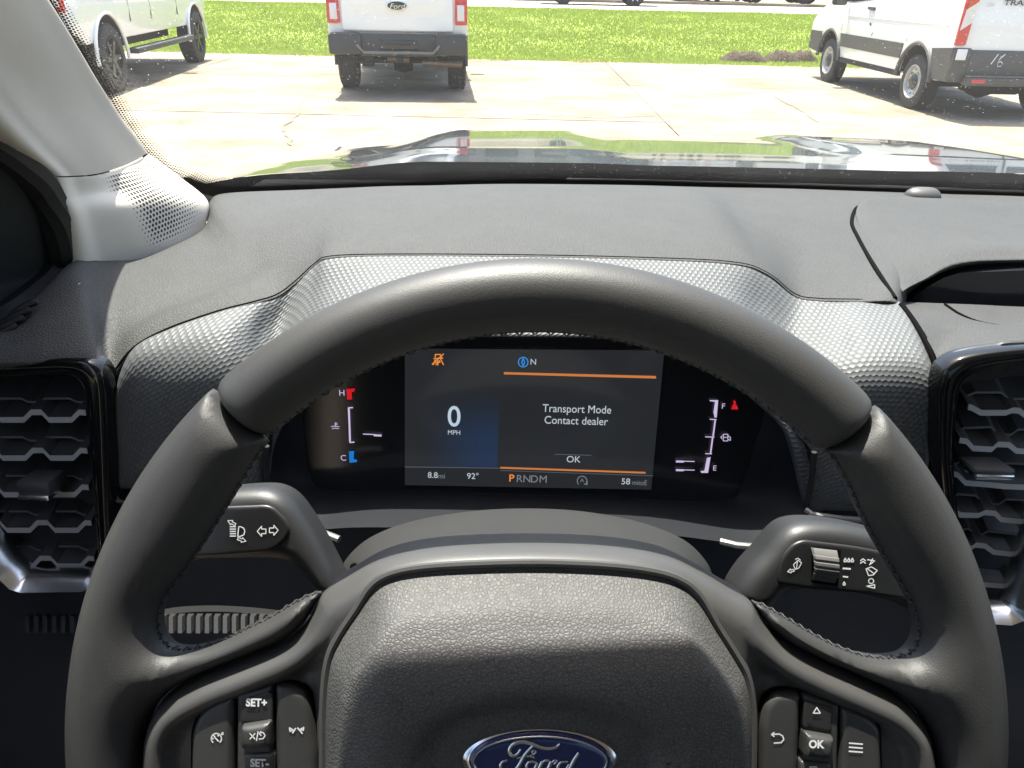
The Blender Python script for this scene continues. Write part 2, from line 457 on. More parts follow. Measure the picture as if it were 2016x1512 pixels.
MT['redlens'] = plain('red_lens', (.55, .015, .02), .12, coat=1.0, var=.15, vscale=30)
MT['clearlens'] = plain('clear_lens', (.70, .66, .66), .12, coat=1.0, var=.2, vscale=40)
MT['autoglass'] = plain('dark_auto_glass', (.015, .017, .018), .04, spec=.7)
MT['blue'] = plain('blue_enamel', (.010, .018, .10), .12, coat=1.0)

# concrete, joints, grass, road
n = NT('concrete'); c = n.coord()
st = n.vm('MULTIPLY', c, (.75, .95, 1.))
f1 = n.noise(1.1, 7, .66, st); f2 = n.noise(2.6, 7, .68, c); f3 = n.noise(90, 3, .6, c)
base = n.ramp(f1, [(.32, (.14, .105, .066)), (.46, (.212, .174, .124)), (.60, (.28, .243, .188))])
base = n.mixc(n.math('MULTIPLY', n.n('ShaderNodeMapRange', {0: f2, 1: .5, 2: .75}).outputs[0], .40), base, (.19, .145, .10))
base = n.mixc(n.math('MULTIPLY', f3, .25), base, (.24, .21, .175))
MT['concrete'] = n.done(n.bsdf(base, .85, 0, .25, n.bump(n.noise(140, 3, .6, c), .3, .004)))
MT['joint'] = plain('joint_dirt', (.20, .16, .105), .9, var=.5, vscale=5)
MT['crack'] = plain('crack_dirt', (.20, .16, .105), .9, var=.5, vscale=5)
MT['road'] = plain('road_surface', (.31, .275, .235), .85, var=.2, vscale=1.5)
MT['soil'] = plain('dark_soil', (.045, .029, .016), .95, var=.5, vscale=6, bump=.8, bscale=14, bd=.05)
n = NT('lawn_ground'); c = n.coord()
MT['lawn'] = n.done(n.bsdf(n.ramp(n.noise(1.1, 6, .65, c), [(.3, (.20, .25, .045)), (.55, (.255, .31, .065)), (.75, (.32, .34, .09))]), .9, 0, .2))
n = NT('grass_blade'); oi = n.n('ShaderNodeAttribute', attribute_name='tone').outputs['Fac']
cg = n.ramp(oi, [(.0, (.20, .26, .045)), (.5, (.265, .34, .07)), (.85, (.32, .37, .09)), (1., (.44, .41, .16))])
df = n.n('ShaderNodeBsdfDiffuse', {0: cg}).outputs[0]; tl = n.n('ShaderNodeBsdfTranslucent', {0: cg}).outputs[0]
MT['blade'] = n.done(n.n('ShaderNodeMixShader', {0: .35, 1: df, 2: tl}).outputs[0])
n = NT('foliage'); c = n.coord()
MT['leaf'] = n.done(n.bsdf(n.ramp(n.noise(2.2, 4, .6, c), [(.3, (.030, .055, .014)), (.7, (.075, .115, .03))]), .8, 0, .2))
MT['bark'] = plain('bark', (.09, .07, .05), .9, var=.3)

# ================================================================== SETTING
def plane_obj(name, x0, x1, y0, y1, z, mat):
    return mk(name, [(x0,y0,z),(x1,y0,z),(x1,y1,z),(x0,y1,z)], [(0,1,2,3)], mat, smooth=False)
struct(plane_obj('ground', -900, 900, -300, 1500, -0.35, MT['lawn']))
YG = 17.3
lot = struct(plane_obj('concrete_lot', -60, 60, -40, YG+.3, -0.030, MT['joint']))
XS = [1.83 + 7.6*k for k in range(-4, 5)]
YS = [-12.0, -5.6, -.6, 4.4, 9.75, 13.4, YG]
for i in range(len(XS)-1):
    for j in range(len(YS)-1):
        g = .006; dz = random.uniform(-.003, .003)
        MB().box((XS[i]+g, YS[j]+g, -.029), (XS[i+1]-g, YS[j+1]-g, dz), bev=.006).build('slab', MT['concrete'], lot)
def crack(pts, w):
    p = [PZ(x, y, .006) for x, y in pts]; q = []
    for a, b in zip(p, p[1:]):
        for k in range(8): q.append(a.lerp(b, k/8) + Vector((random.uniform(-.025,.025), random.uniform(-.04,.04), 0)))
    q.append(p[-1]); v = []; f = []
    for i, a in enumerate(q):
        t = (q[min(i+1,len(q)-1)] - q[max(i-1,0)]).normalized(); s = Vector((-t.y, t.x, 0))*w*random.uniform(.3,1.1)
        v += [a+s, a-s]
        if i: f.append((2*i-2, 2*i-1, 2*i+1, 2*i))
    mk('crack', v, f, MT['crack'], lot, smooth=False)
crack([(598,195),(585,225),(560,248),(572,285)], .022)
crack([(1525,190),(1570,212),(1612,240)], .022)
crack([(1890,195),(1960,215),(2060,240)], .018)
crack([(1040,225),(1180,232),(1290,228)], .020)

def zl(x, y):
    t = np.clip((y-YG)/11.0, 0, 1)
    return .64*(t*t*(3-2*t)) - .05*np.sin(np.pi*np.clip((y-YG)/4.0, 0, 1)) + .02*np.sin(x*1.3+y*.7)*np.sin(np.pi*t) - .02
gx = np.linspace(-60, 60, 181); gy = np.linspace(YG-.02, 28.6, 41)
v = [(x, y + (.06*math.sin(x*5.1)+.05*math.sin(x*2.3) if j == 0 else 0), float(zl(x, y))) for j, y in enumerate(gy) for x in gx]
f = [(j*181+i, j*181+i+1, (j+1)*181+i+1, (j+1)*181+i) for j in range(40) for i in range(180)]
struct(mk('lawn', v, f, MT['lawn']))
NB = 230000
bx = np.random.uniform(-1, 1, NB); by = YG - .02 + 11.3*np.random.power(1.0, NB)
bx = bx*(11.5 + (by-YG)*.75)
edge = by < YG + .5; by[edge] += (-.10 + .13*np.sin(bx[edge]*3.1) + .10*np.sin(bx[edge]*7.7+1) + .06*np.random.randn(edge.sum()))*(1-(by[edge]-YG)/.5)
bz = zl(bx, by)
clump = .5 + .25*np.sin(bx*2.1+by*1.7) + .25*np.sin(bx*.9-by*2.9+1) 
hgt = (.030 + .035*np.random.rand(NB))*(.7+.6*clump)
wid = .012 + .012*np.random.rand(NB); an = np.random.uniform(0, math.pi, NB)
lean = np.random.uniform(-.05, .05, (NB, 2))
V = np.zeros((NB, 3, 3))
V[:,0] = np.stack([bx-wid*np.cos(an), by-wid*np.sin(an), bz-.01], 1)
V[:,1] = np.stack([bx+wid*np.cos(an), by+wid*np.sin(an), bz-.01], 1)
V[:,2] = np.stack([bx+lean[:,0], by+lean[:,1], bz+hgt], 1)
me = bpy.data.meshes.new('grass'); me.vertices.add(NB*3); me.vertices.foreach_set('co', V.ravel())
me.loops.add(NB*3); me.loops.foreach_set('vertex_index', np.arange(NB*3, dtype=np.int32))
me.polygons.add(NB); me.polygons.foreach_set('loop_start', np.arange(0, NB*3, 3, dtype=np.int32))
me.update(calc_edges=True); me.materials.append(MT['blade'])
tone = np.clip(.32 + .26*np.random.rand(NB) + .35*(clump-.5) + .35*np.exp(-((by-YG)/.9)), 0, 1)
at = me.attributes.new('tone', 'FLOAT', 'POINT'); at.data.foreach_set('value', np.repeat(tone, 3).astype(np.float32))
stuff(tag(link(bpy.data.objects.new('grass', me)), 'sunlit green mown grass covering the verge before the road', 'grass'))
# turned soil on the verge
rs = np.random.RandomState(3)
for cx, wpx in ((1470, 62), (1545, 45), (1590, 38)):
    c = PZ(cx, 121, 0.0); w = wpx/FPX*16*.85
    v = []; f = []; nx, ny = 22, 8
    for j in range(ny):
        for i in range(nx):
            u, w2 = i/(nx-1)*2-1, j/(ny-1)*2-1
            r = max(0, 1-u*u)*max(0, 1-w2*w2)
            v.append((c.x+u*w, c.y+.35+w2*.34, float(zl(c.x+u*w, c.y+.35)) - .06 + .27*r**.6*(.75+.5*rs.rand())))
    f = [(j*nx+i, j*nx+i+1, (j+1)*nx+i+1, (j+1)*nx+i) for j in range(ny-1) for i in range(nx-1)]
    lab = {1470: 'widest dark mound of turned soil on the grass, left of the other two', 1545: 'middle dark mound of turned soil on the grass verge', 1590: 'small dark mound of turned soil nearest the white van'}[cx]
    tag(mk('soil_mound', v, f, MT['soil']), lab, 'soil', 'soil mounds on the verge')

struct(mk('road', [(-300,28.4,.63),(300,28.4,.63),(300,38,.63),(-300,38,.63)], [(0,1,2,3)], MT['road'], smooth=False))
struct(mk('far_lot', [(-300,38.2,.63),(300,38.2,.63),(300,90,.75),(-300,90,.75)], [(0,1,2,3)], MT['concrete'], smooth=False))
struct(MB().box((-300,37.8,.60),(300,38.25,.74)).build('kerb', MT['concrete']))
struct(mk('field', [(-600,90,.72),(600,90,.72),(900,1500,.8),(-900,1500,.8)], [(0,1,2,3)], MT['lawn'], smooth=False))

# ================================================================== VEHICLES OUTSIDE
def profile(top, zb, arches, n=14):
    """top: outline from rear bottom over the roof to front bottom (y,z); arches (yc, zc, r) front to rear"""
    p = list(top)
    for (yc, zc, r) in sorted(arches, reverse=True):
        a = math.asin((zb-zc)/r)
        for k in range(n+1):
            w = a + (math.pi-2*a)*k/n; p.append((yc+r*math.cos(w), zc+r*math.sin(w)))
    return p
def body(parent, name, prof, arches, w, mat, tumble=(), bev=.05, cuts=()):
    bm = bmesh.new(); n = len(prof)
    A = [bm.verts.new((-w/2, y, z)) for y, z in prof]; B = [bm.verts.new((w/2, y, z)) for y, z in prof]
    bm.faces.new(A); bm.faces.new(B[::-1])
    for i in range(n): bm.faces.new((A[i], B[i], B[(i+1) % n], A[(i+1) % n]))
    bmesh.ops.recalc_face_normals(bm, faces=bm.faces[:])
    eds = [e for e in bm.edges if len(e.link_faces) == 2 and e.calc_face_angle(0) > rad(35)]
    bmesh.ops.bevel(bm, geom=eds, offset=bev, segments=3, affect='EDGES', profile=.6, clamp_overlap=True)
    for z in cuts: bmesh.ops.bisect_plane(bm, geom=bm.verts[:]+bm.edges[:]+bm.faces[:], plane_co=(0,0,z), plane_no=(0,0,1))
    for v_ in bm.verts:
        if tumble:
            k = np.interp(v_.co.z, [t[0] for t in tumble], [t[1] for t in tumble]); v_.co.x *= k
    bm.normal_update()
    mi = []
    for f_ in bm.faces:
        c = f_.calc_center_median(); dark = 0
        for (yc, zc, r) in arches:
            if math.hypot(c.y-yc, c.z-zc) < r*1.02 and abs(f_.normal.x) < .7: dark = 1
        if f_.normal.z < -.8 and c.z < .7: dark = 1
        mi.append(dark)
    bm.verts.index_update()
    o = mk(name, [v_.co.copy() for v_ in bm.verts], [[q.index for q in f_.verts] for f_ in bm.faces], [mat, MT['arch']], parent, True, None, True, 30, mi)
    bm.free(); return o
def wheel(parent, c, r, w, side, style):
    """tyre with its rim; side -1 = outer face towards -x"""
    m = MB(); k = w/2
    m.lathe([(r*.60,-k*.8),(r*.66,-k*.96),(r*.86,-k),(r*.965,-k*.86),(r,-k*.5),(r,k*.5),(r*.965,k*.86),(r*.86,k),(r*.66,k*.96),(r*.60,k*.8),(r*.60,-k*.8)], c, 40)
    for j in range(40):                                   # tread blocks
        a = 2*math.pi*j/40
        for q in (-.55, 0, .55):
            b = a + .07*(q > .1) - .07*(q < -.1)
            cy, cz = c[1]+r*1.004*math.cos(b), c[2]+r*1.004*math.sin(b)
            t = Vector((0,-math.sin(b),math.cos(b)))*r*.052; nn = Vector((0,math.cos(b),math.sin(b)))*.012; p0 = Vector((c[0]+q*k*1.1, cy, cz)); s = Vector((k*.2,0,0))
            m.add([p0-t-s-nn, p0+t-s-nn, p0+t+s-nn, p0-t+s-nn, p0-t-s+nn*.3, p0+t-s+nn*.3, p0+t+s+nn*.3, p0-t+s+nn*.3], [(0,3,2,1),(4,5,6,7),(0,1,5,4),(1,2,6,5),(2,3,7,6),(3,0,4,7)])
    ty = m.build('wheel', MT['tyre'], parent, local=True)
    m = MB(); o = side*k
    if style == 'steel':
        m.lathe([(r*.60,o*.55),(r*.63,o*.98),(r*.58,o*1.0),(r*.54,o*.6),(r*.36,o*.45),(r*.33,o*.75),(.001,o*.78)], c, 40, 0)
        m.lathe([(r*.31,o*.79),(r*.24,o*.95),(.001,o*.98)], c, 24, 1)
        for j in range(10):
            a = 2*math.pi*j/10; p0 = Vector((c[0]+o*.56, c[1]+r*.46*math.cos(a), c[2]+r*.46*math.sin(a)))
            m.lathe([(r*.045,o*.08),(.001,o*.081)], p0, 10, 1)
        m.build('rim', [MT['alloy'], MT['alloy_dark']], ty, local=True)
    else:
        m.lathe([(r*.60,o*.5),(r*.63,o*.98),(r*.59,o*1.0),(r*.56,o*.5),(r*.2,o*.35),(.001,o*.35)], c, 40, 1)
        for j in range(6):
            a = 2*math.pi*j/6; d = Vector((0,math.cos(a),math.sin(a))); t = Vector((0,-math.sin(a),math.cos(a)))
            p0 = Vector(c)+d*r*.1; p1 = Vector(c)+d*r*.58; s = Vector((1,0,0))
            m.add([p0-t*r*.09+s*o*.5, p0+t*r*.09+s*o*.5, p1+t*r*.11+s*o*.5, p1-t*r*.11+s*o*.5, p0-t*r*.08+s*o*.85, p0+t*r*.08+s*o*.85, p1+t*r*.07+s*o*.92, p1-t*r*.07+s*o*.92], [(0,3,2,1),(4,5,6,7),(0,1,5,4),(1,2,6,5),(2,3,7,6),(3,0,4,7)], 0)
        m.lathe([(r*.17,o*.5),(r*.16,o*.93),(.001,o*.96)], c, 20, 0)
        m.build('rim', [MT[style], MT['arch']], ty, local=True)
    return ty
def ellipse(cx, cz, a, b, n=40): return [(cx+a*math.cos(2*math.pi*i/n), cz+b*math.sin(2*math.pi*i/n)) for i in range(n)]
FORD = None
def text_mesh(s, size, name='lettering', bold=0.0, sx=1.0, align='CENTER', extrude=0.0, shear=0.0, spacing=1.0):
    cu = bpy.data.curves.new(name, 'FONT'); cu.body = s; cu.size = size; cu.align_x = align; cu.align_y = 'CENTER'
    cu.offset = bold; cu.extrude = extrude; cu.resolution_u = 4; cu.shear = shear; cu.space_character = spacing
    o = bpy.data.objects.new(name, cu); COL.objects.link(o)
    dg = bpy.context.evaluated_depsgraph_get(); me = bpy.data.meshes.new_from_object(o.evaluated_get(dg))
    bpy.data.objects.remove(o); bpy.data.curves.remove(cu)
    if sx != 1.0:
        for v_ in me.vertices: v_.co.x *= sx
    return me
def put_text(s, size, mat, parent, M4, **kw):
    """lettering as a part; M4 is in the parent's frame"""
    name = kw.pop('name', 'lettering')
    me = text_mesh(s, size, name, **kw); me.materials.clear(); me.materials.append(mat); me.transform(M4)
    return link(bpy.data.objects.new(name, me), parent)
def basis(o, ex, ey, ez):
    m = Matrix.Identity(4)
    for i in range(3): m[i][0] = ex[i]; m[i][1] = ey[i]; m[i][2] = ez[i]; m[i][3] = o[i]
    return m
REAR = lambda x, y, z: basis((x, y, z), (1,0,0), (0,0,1), (0,-1,0))

def pickup(name, label, base, heading, S):
    L, W, R, wb, ro = S['L'], S['W'], S['R'], S['wb'], S['ro']
    t = thing(name, label, 'pickup truck', Matrix.Translation(base) @ Matrix.Rotation(heading, 4, 'Z'))
    tr = W/2 - .14; bt = S['bed']; zb = S['zb']; yf = ro+wb
    arches = [(ro, R+.01, R+S['ag']), (yf, R+.01, R+S['ag'])]
    cab0, cab1 = S['cab']
    top = [(.10,zb+.12),(.06,bt-.03),(.09,bt),(cab0,bt),(cab0+.03,bt-.02),(cab1,bt-.02),(L-.25,bt-.10),(L-.03,bt-.28),(L,zb+.2),(L-.12,zb)]
    prof = profile(top, zb, arches) + [(.55, zb), (.30, zb+.12)]
    body(t, 'body', prof, arches, W, MT['vanwhite'], tumble=[(zb,.965),(zb+.35,1.0),(bt-.25,.995),(bt,.955)], bev=.045, cuts=(zb+.18, zb+.35, bt-.25, bt-.12))
    ct = S['roof']
    cabp = [(cab0+.04,bt-.04),(cab0+.16,ct-.08),(cab0+.28,ct-.01),(cab1-1.05,ct),(cab1-.85,ct-.05),(cab1-.02,bt-.04)]
    body(t, 'cab', cabp, [], W*.93, MT['vanwhite'], tumble=[(bt,1.0),(ct,.80)], bev=.05, cuts=(bt+.1, bt+.3))
    m = MB()
    for s in (-1, 1):                                     # side glass
        poly = [(cab0+.22,bt+.03),(cab0+.30,ct-.14),(cab1-1.0,ct-.12),(cab1-.35,bt+.03)]
        fn = lambda u, w_, d, s=s: (s*(W*.465*np.interp(w_, [bt,ct], [1.0,.80])+d), u, w_)
        g = MB().prism(poly, fn, -.01, .008).build('side_window', MT['autoglass'], t, local=True)
    poly = [(-W*.36,bt+.06),(-W*.33,ct-.13),(W*.33,ct-.13),(W*.36,bt+.06)]
    MB().prism(poly, lambda u, w_, d: (u, cab0+.04+.12*(w_-bt+.04)/(ct-.04-bt)+d, w_), -.02, .02).build('rear_window', MT['autoglass'], t, local=True)
    poly = [(-W*.40,bt+.02),(-W*.34,ct-.10),(W*.34,ct-.10),(W*.40,bt+.02)]
    MB().prism(poly, lambda u, w_, d: (u, cab1-.02-.83*(w_-bt+.04)/(ct-.01-bt)+d, w_), -.02, .04).build('windscreen', MT['autoglass'], t, local=True)
    # bed opening, tailgate with a shallow raised panel
    MB().box((-W*.41,.18,bt-.45),(W*.41,cab0-.05,bt+.004), bev=.01).build('bed_liner', MT['arch'], t, local=True)
    z0 = S['tg0']; tw = W/2-.20
    pv, pf = pillow(round_poly([(-tw,z0),(tw,z0),(tw,bt-.03),(-tw,bt-.03)], .04), .035, .03, .06, 0, .03, zf=lambda x, y: .022*np.clip((y-z0-.24)/.05,0,1)*np.clip((tw-.14-np.abs(x))/.06,0,1))
    tg = mk('tailgate', [REAR(0,.055,0) @ q for q in pv], pf, MT['vanwhite'], t, local=True, angle=50)
    ez = S['emb']; ew = S['ew']
    pv, pf = pillow(ellipse(0, ez, ew, ew*.43), .012, .012, .012, 0, .02); ring = mk('emblem', [REAR(0,-.002,0) @ q for q in pv], pf, MT['chrome'], tg, local=True)
    pv, pf = pillow(ellipse(0, ez, ew*.86, ew*.34), .003, .006, .012, 0, .003); mk('emblem_field', [REAR(0,-.0145,0) @ q for q in pv], pf, MT['gloss' if S['blackemb'] else 'blue'], tg, local=True)
    put_text('Ford', ew*.62, MT['chrome'], tg, REAR(0, -.0195, ez-.01), shear=.3, sx=1.15)
    MB().box((-.20,.0,bt-.10),(.20,.03,bt-.05), bev=.01).build('tailgate_handle', MT['bumper'], tg, local=True)
    for s in (-1, 1):                                     # tail lamps wrap round the corner
        x1, x0 = s*(W/2-.005), s*(W/2-.175); zl0, zl1 = S['tl']
        a, b = min(x0,x1), max(x0,x1)
        lm = MB().box((a,.035,zl0),(b,.20,zl1), bev=.018).build('tail_lamp', MT['redlens'], t, local=True)
        MB().box((a+.03+(.012 if s<0 else 0),.026,zl0+.05),(b-.03-(.012 if s>0 else 0),.05,zl0+.05+(zl1-zl0)*.42), bev=.008).build('reversing_lens', MT['clearlens'], lm, local=True)
    # rear bumper: two end blocks with steps and a dropped middle
    bz0, bz1 = S['bump']; m = MB()
    for s in (-1, 1):
        a, b = sorted((s*.50, s*(W/2-.01))); m.box((a,-.10,bz0),(b,.16,bz1), bev=.035)
    m.box((-.52,-.05,bz0-.02),(.52,.10,bz1-.005), bev=.02)
    bp = m.build('rear_bumper', MT['bumper'], t, local=True)
    for s in (-1, 1):
        a, b = sorted((s*.54, s*(W/2-.07))); MB().box((a,-.085,bz1-.008),(b,.10,bz1+.006), bev=.004).build('step_pad', MT['silver' if S['chromeb'] else 'cladding'], bp, local=True)
    MB().tube([(-.56,-.12,bz0+.13),(-.47,-.13,bz0+.035),(.47,-.13,bz0+.035),(.56,-.12,bz0+.13)], .018, 8).build('step_lip', MT['silver'], bp, local=True)
    MB().box((-.26,-.06,bz0+.06),(.26,-.052,bz0+.19), bev=.003).build('plate_recess', MT['gloss'], bp, local=True)
    MB().box((-.04,-.12,bz0-.10),(.04,.2,bz0-.02), bev=.006).build('hitch_receiver', MT['arch'], t, local=True)
    MB().tube([(W*.16,.32,.44),(W*.46,.30,.42)], .045, 12).build('exhaust_pipe', MT['rustpipe'], t, local=True)
    MB().tube([(-.20,.55,.47),(.12,.55,.46)], .055, 12).build('muffler', MT['rustpipe'], t, local=True)
    MB().tube([(-tr,ro,R),(tr,ro,R)], .055, 10).lathe([(.16,-.14),(.19,0),(.16,.14)], (0,ro,R), 16).build('rear_axle', MT['arch'], t, local=True)
    MB().box((-.5,.25,.46),(-.38,L-.8,.60)).box((.38,.25,.46),(.5,L-.8,.60)).box((-.45,.6,.40),(.3,1.1+.0,.44)).build('chassis', MT['arch'], t, local=True)
    MB().tube([(-W*.36,.28,.46),(-W*.20,.28,.43)], .03, 8).build('shackle', MT['arch'], t, local=True)
    for yc in (ro, yf):
        for s in (-1, 1): wheel(t, (s*tr, yc, R), R, S['tw'], s, S['rim'])
    for s in (-1, 1):                                     # arch lips, running boards, mirrors, handles
        for (yc, zc, r) in arches:
            pts = [(s*W/2*.992, yc+(r+.012)*math.cos(a), zc+(r+.012)*math.sin(a)) for a in np.linspace(-.10, math.pi+.10, 22)]
            MB().tube(pts, .026, 8).build('arch_trim', MT['bumper' if S['lip'] else 'vanwhite'], t, local=True)
        if S['board']:
            MB().box((s*W/2-.06, ro+R+.25, .44),(s*W/2+.10, yf-R-.22, .52), bev=.02).build('running_board', MT['bumper'], t, local=True)
        MB().box((s*W/2*.995-.012, cab0+.75, bt-.26),(s*W/2*.995+.03, cab0+.95, bt-.22), bev=.008).build('door_handle', MT['vanwhite'], t, local=True)
        MB().box((s*(W/2+.02), cab1-.75, bt+.02),(s*(W/2+.26), cab1-.65, bt+.26), bev=.03).build('mirror', MT['bumper'], t, local=True)
        for yy in (cab0+.12, cab0+1.05, cab1-.45):
            MB().box((s*W/2*.997-.006, yy-.005, zb+.2),(s*W/2*.997+.004, yy+.005, bt-.06)).build('door_gap', MT['blk'], t, local=True)
    return t
ga = PZ(790, 193, 0)
pickup('white_pickup', 'white pickup seen from behind, parked straight ahead on the concrete by the grass', ga, rad(5.5),
    dict(L=5.35, W=1.91, R=.405, wb=3.27, ro=1.16, bed=1.40, zb=.58, ag=.085, cab=(1.72,4.25), roof=1.88, tg0=.85, emb=1.175, ew=.15, tl=(.945,1.42), bump=(.565,.83), tw=.27, rim='alloy_dark', lip=True, board=False, chromeb=False, blackemb=True))
w0, w1 = PZ(238, 181, 0), PZ(398, 122, 0)                 # tyre contacts of the right-hand wheels
hd = math.atan2(-(w1.x-w0.x), (w1.y-w0.y)); wbl = (w1-w0).length
dirv = (w1-w0).normalized(); sidev = Vector((dirv.y, -dirv.x, 0))
S2 = dict(L=6.25, W=2.06, R=.44, wb=wbl, ro=1.28, bed=1.52, zb=.66, ag=.11, cab=(2.05,4.9), roof=2.02, tg0=.95, emb=1.3, ew=.14, tl=(1.06,1.50), bump=(.62,.86), tw=.29, rim='alloy_dark', lip=False, board=True, chromeb=True, blackemb=False)
pickup('white_pickup', 'white crew-cab pickup with black running board, half hidden behind the windscreen pillar', w0 - dirv*S2['ro'] - sidev*(S2['W']/2-.02), hd, S2)

# ---- delivery van
v0, v1 = PZ(1806, 213, 0), PZ(1640, 161, 0)
hd = math.atan2(-(v1.x-v0.x), (v1.y-v0.y)); wb = (v1-v0).length
dirv = (v1-v0).normalized(); sidev = Vector((dirv.y, -dirv.x, 0))
RO_, W, R = .92, 2.06, .355; L = RO_ + wb + 1.02; zb = .42
t = thing('white_van', 'white cargo van with grey lower cladding and steel wheels parked on the right', 'van', Matrix.Translation(v0 - dirv*RO_ + sidev*(W/2-.21)) @ Matrix.Rotation(hd, 4, 'Z'))
arches = [(RO_, R+.02, R+.115), (RO_+wb, R+.02, R+.115)]
top = [(.03,.55),(.02,1.1),(.08,1.9),(.18,2.08),(2.6,2.12),(L-1.9,2.08),(L-1.62,1.98),(L-.86,1.34),(L-.30,1.16),(L-.06,.98),(L,.62),(L-.10,.42)]
body(t, 'body', profile(top, zb, arches)+[(.12,.45)], arches, W, MT['vanwhite'], tumble=[(.42,.97),(.8,1.0),(1.2,.99),(1.6,.945),(2.1,.86)], bev=.06, cuts=(.62,.84,1.2,1.45,1.75))
tx = lambda z: W/2*np.interp(z, [.42,.8,1.2,1.6,2.1], [.97,1.0,.99,.945,.86])
for s in (-1, 1):
    def side(name, poly, d0, d1, mat, par=t, s=s):
        fn = lambda u, w_, d: (s*(tx(w_)+d), u, w_)
        return MB().prism(poly, fn, d0, d1).build(name, mat, par, local=True)
    ar = R+.10
    side('side_cladding', [(RO_+ar+.03,.62),(RO_+ar-.02,.82),(RO_+wb-ar+.02,.82),(RO_+wb-ar-.03,.62)], -.03, .018, MT['cladding'])
    side('rear_cladding', [(.03,.45),(.02,.86),(RO_-ar+.06,.82),(RO_-ar-.02,.45)], -.03, .016, MT['cladding'])
    side('front_cladding', [(RO_+wb+ar+.01,.45),(RO_+wb+ar-.06,.80),(L-.12,.80),(L-.06,.50)], -.03, .016, MT['cladding'])
    side('sill', [(RO_+ar+.02,.38),(RO_+ar+.02,.455),(RO_+wb-ar-.02,.455),(RO_+wb-ar-.02,.38)], -.05, .004, MT['arch'])
    for yc in (RO_, RO_+wb):
        pts = [(s*(W/2*.992), yc+(R+.125)*math.cos(a), R+.02+(R+.125)*math.sin(a)) for a in np.linspace(.05, math.pi-.05, 22)]
        MB().tube(pts, .030, 8).build('arch_trim', MT['cladding'], t, local=True)
        wheel(t, (s*(W/2-.145), yc, R), R, .235, s, 'steel')
    for yy, z0, z1 in ((L-2.62,.85,1.5),(L-1.42,.85,1.3),(2.45,.85,1.75),(1.30,.85,1.75)):
        MB().prism([(yy-.006,z0),(yy+.006,z0),(yy+.006,z1),(yy-.006,z1)], lambda u,w_,d: (s*(tx(w_)+d),u,w_), -.01, .003).build('door_gap', MT['cladding'], t, local=True)
    side('door_handle', [(L-2.52,1.20),(L-2.52,1.245),(L-2.30,1.25),(L-2.30,1.21)], -.01, .035, MT['bumper'])
    side('side_window', [(L-2.50,1.36),(L-2.45,1.86),(L-1.95,1.86),(L-1.42,1.40),(L-1.44,1.30),(L-1.7,1.30)], -.02, .006, MT['autoglass'])
    side('key_lock', [(L-2.5,.985),(L-2.5,1.015),(L-2.45,1.03),(L-2.45,1.0)], -.01, .006, MT['bumper'])
    side('body_crease', [(.25,1.10),(.25,1.115),(L-1.6,1.10),(L-1.6,1.088)], -.01, .008, MT['vanwhite'])
    pv, pf = pillow(round_poly([(-.13,-.13),(.13,-.13),(.13,.16),(-.13,.16)], .06), .10, .09, .03, 0, .02)
    mir = mk('mirror', [Vector((s*(tx(1.36)+.20)+q.x*s, L-1.52+q.z, 1.37+q.y)) for q in pv], pf, MT['vanwhite'], t, local=True)
    MB().box((s*(tx(1.36)+.20)-.11, L-1.545, 1.26),(s*(tx(1.36)+.20)+.11, L-1.535, 1.49), bev=.003).build('mirror_glass', MT['autoglass'], mir, local=True)
    MB().box((s*tx(1.36)-.03, L-1.54, 1.30),(s*tx(1.36)+.12*s, L-1.48, 1.36)).build('mirror_arm', MT['bumper'], mir, local=True)
    # tall tail lamp, red / clear / red with slanted divisions
    x0, x1 = sorted((s*(W/2-.115), s*(W/2+.006)))
    def lens(z0a, z0b, z1a, z1b, mat, nm, par):
        prev = []
        fn = lambda u, w_, d: (u*np.interp(w_, [.8,1.2,1.65], [1.0,.995,.95]), -.018+d, w_)
        q = [(x0,z0a),(x1,z0b),(x1,z1b),(x0,z1a)]
        return MB().prism(q, fn, .0, .045).build(nm, mat, par, local=True)
    A_ = (0, .09) if s < 0 else (.09, 0)
    lamp = lens(.90, .90, 1.06+A_[0], 1.06+A_[1], MT['redlens'], 'tail_lamp', t)
    lens(1.062+A_[0], 1.062+A_[1], 1.30+A_[0], 1.30+A_[1], MT['clearlens'], 'clear_lens', lamp)
    lens(1.302+A_[0], 1.302+A_[1], 1.66, 1.66, MT['redlens'], 'upper_lens', lamp)
    MB().box((x0-.008,-.010,.885),(x1+.004,.04,1.68), bev=.02).build('lamp_housing', MT['redlens'], lamp, local=True)
    MB().box((min(s*(W/2-.16),s*(W/2-.03)),-.035,.72),(max(s*(W/2-.16),s*(W/2-.03)),-.015,.85), bev=.008).build('reflector', MT['white'], t, local=True)
    rx = s*(W/2-.35); MB().box((rx-.09,-.135,.455),(rx+.09,-.12,.505), bev=.006).build('red_reflector', MT['redlens'], t, local=True)
MB().box((-W/2+.22,-.02,.43),(W/2-.22,.10,.84), bev=.03).box((-W/2+.0,-.012,.45),(-W/2+.24,.10,.86), bev=.03).box((W/2-.24,-.012,.45),(W/2,.10,.86), bev=.03).box((-W/2+.20,-.13,.42),(W/2-.20,.0,.53), bev=.02).build('rear_bumper', MT['cladding'], t, local=True)
MB().box((-W/2+.20,-.132,.532),(W/2-.20,-.02,.545), bev=.005).build('bumper_step', MT['silver'], t, local=True)
MB().box((-.006,-.001,.86),(.006,.03,1.95)).build('door_gap', MT['cladding'], t, local=True)
put_text('TRANSIT', .085, MT['bumper'], t, REAR(-.30, .012, 1.385), bold=.002, sx=1.55)
put_text('250', .055, MT['alloy'], t, REAR(-.72, .012, 1.36), sx=1.2)
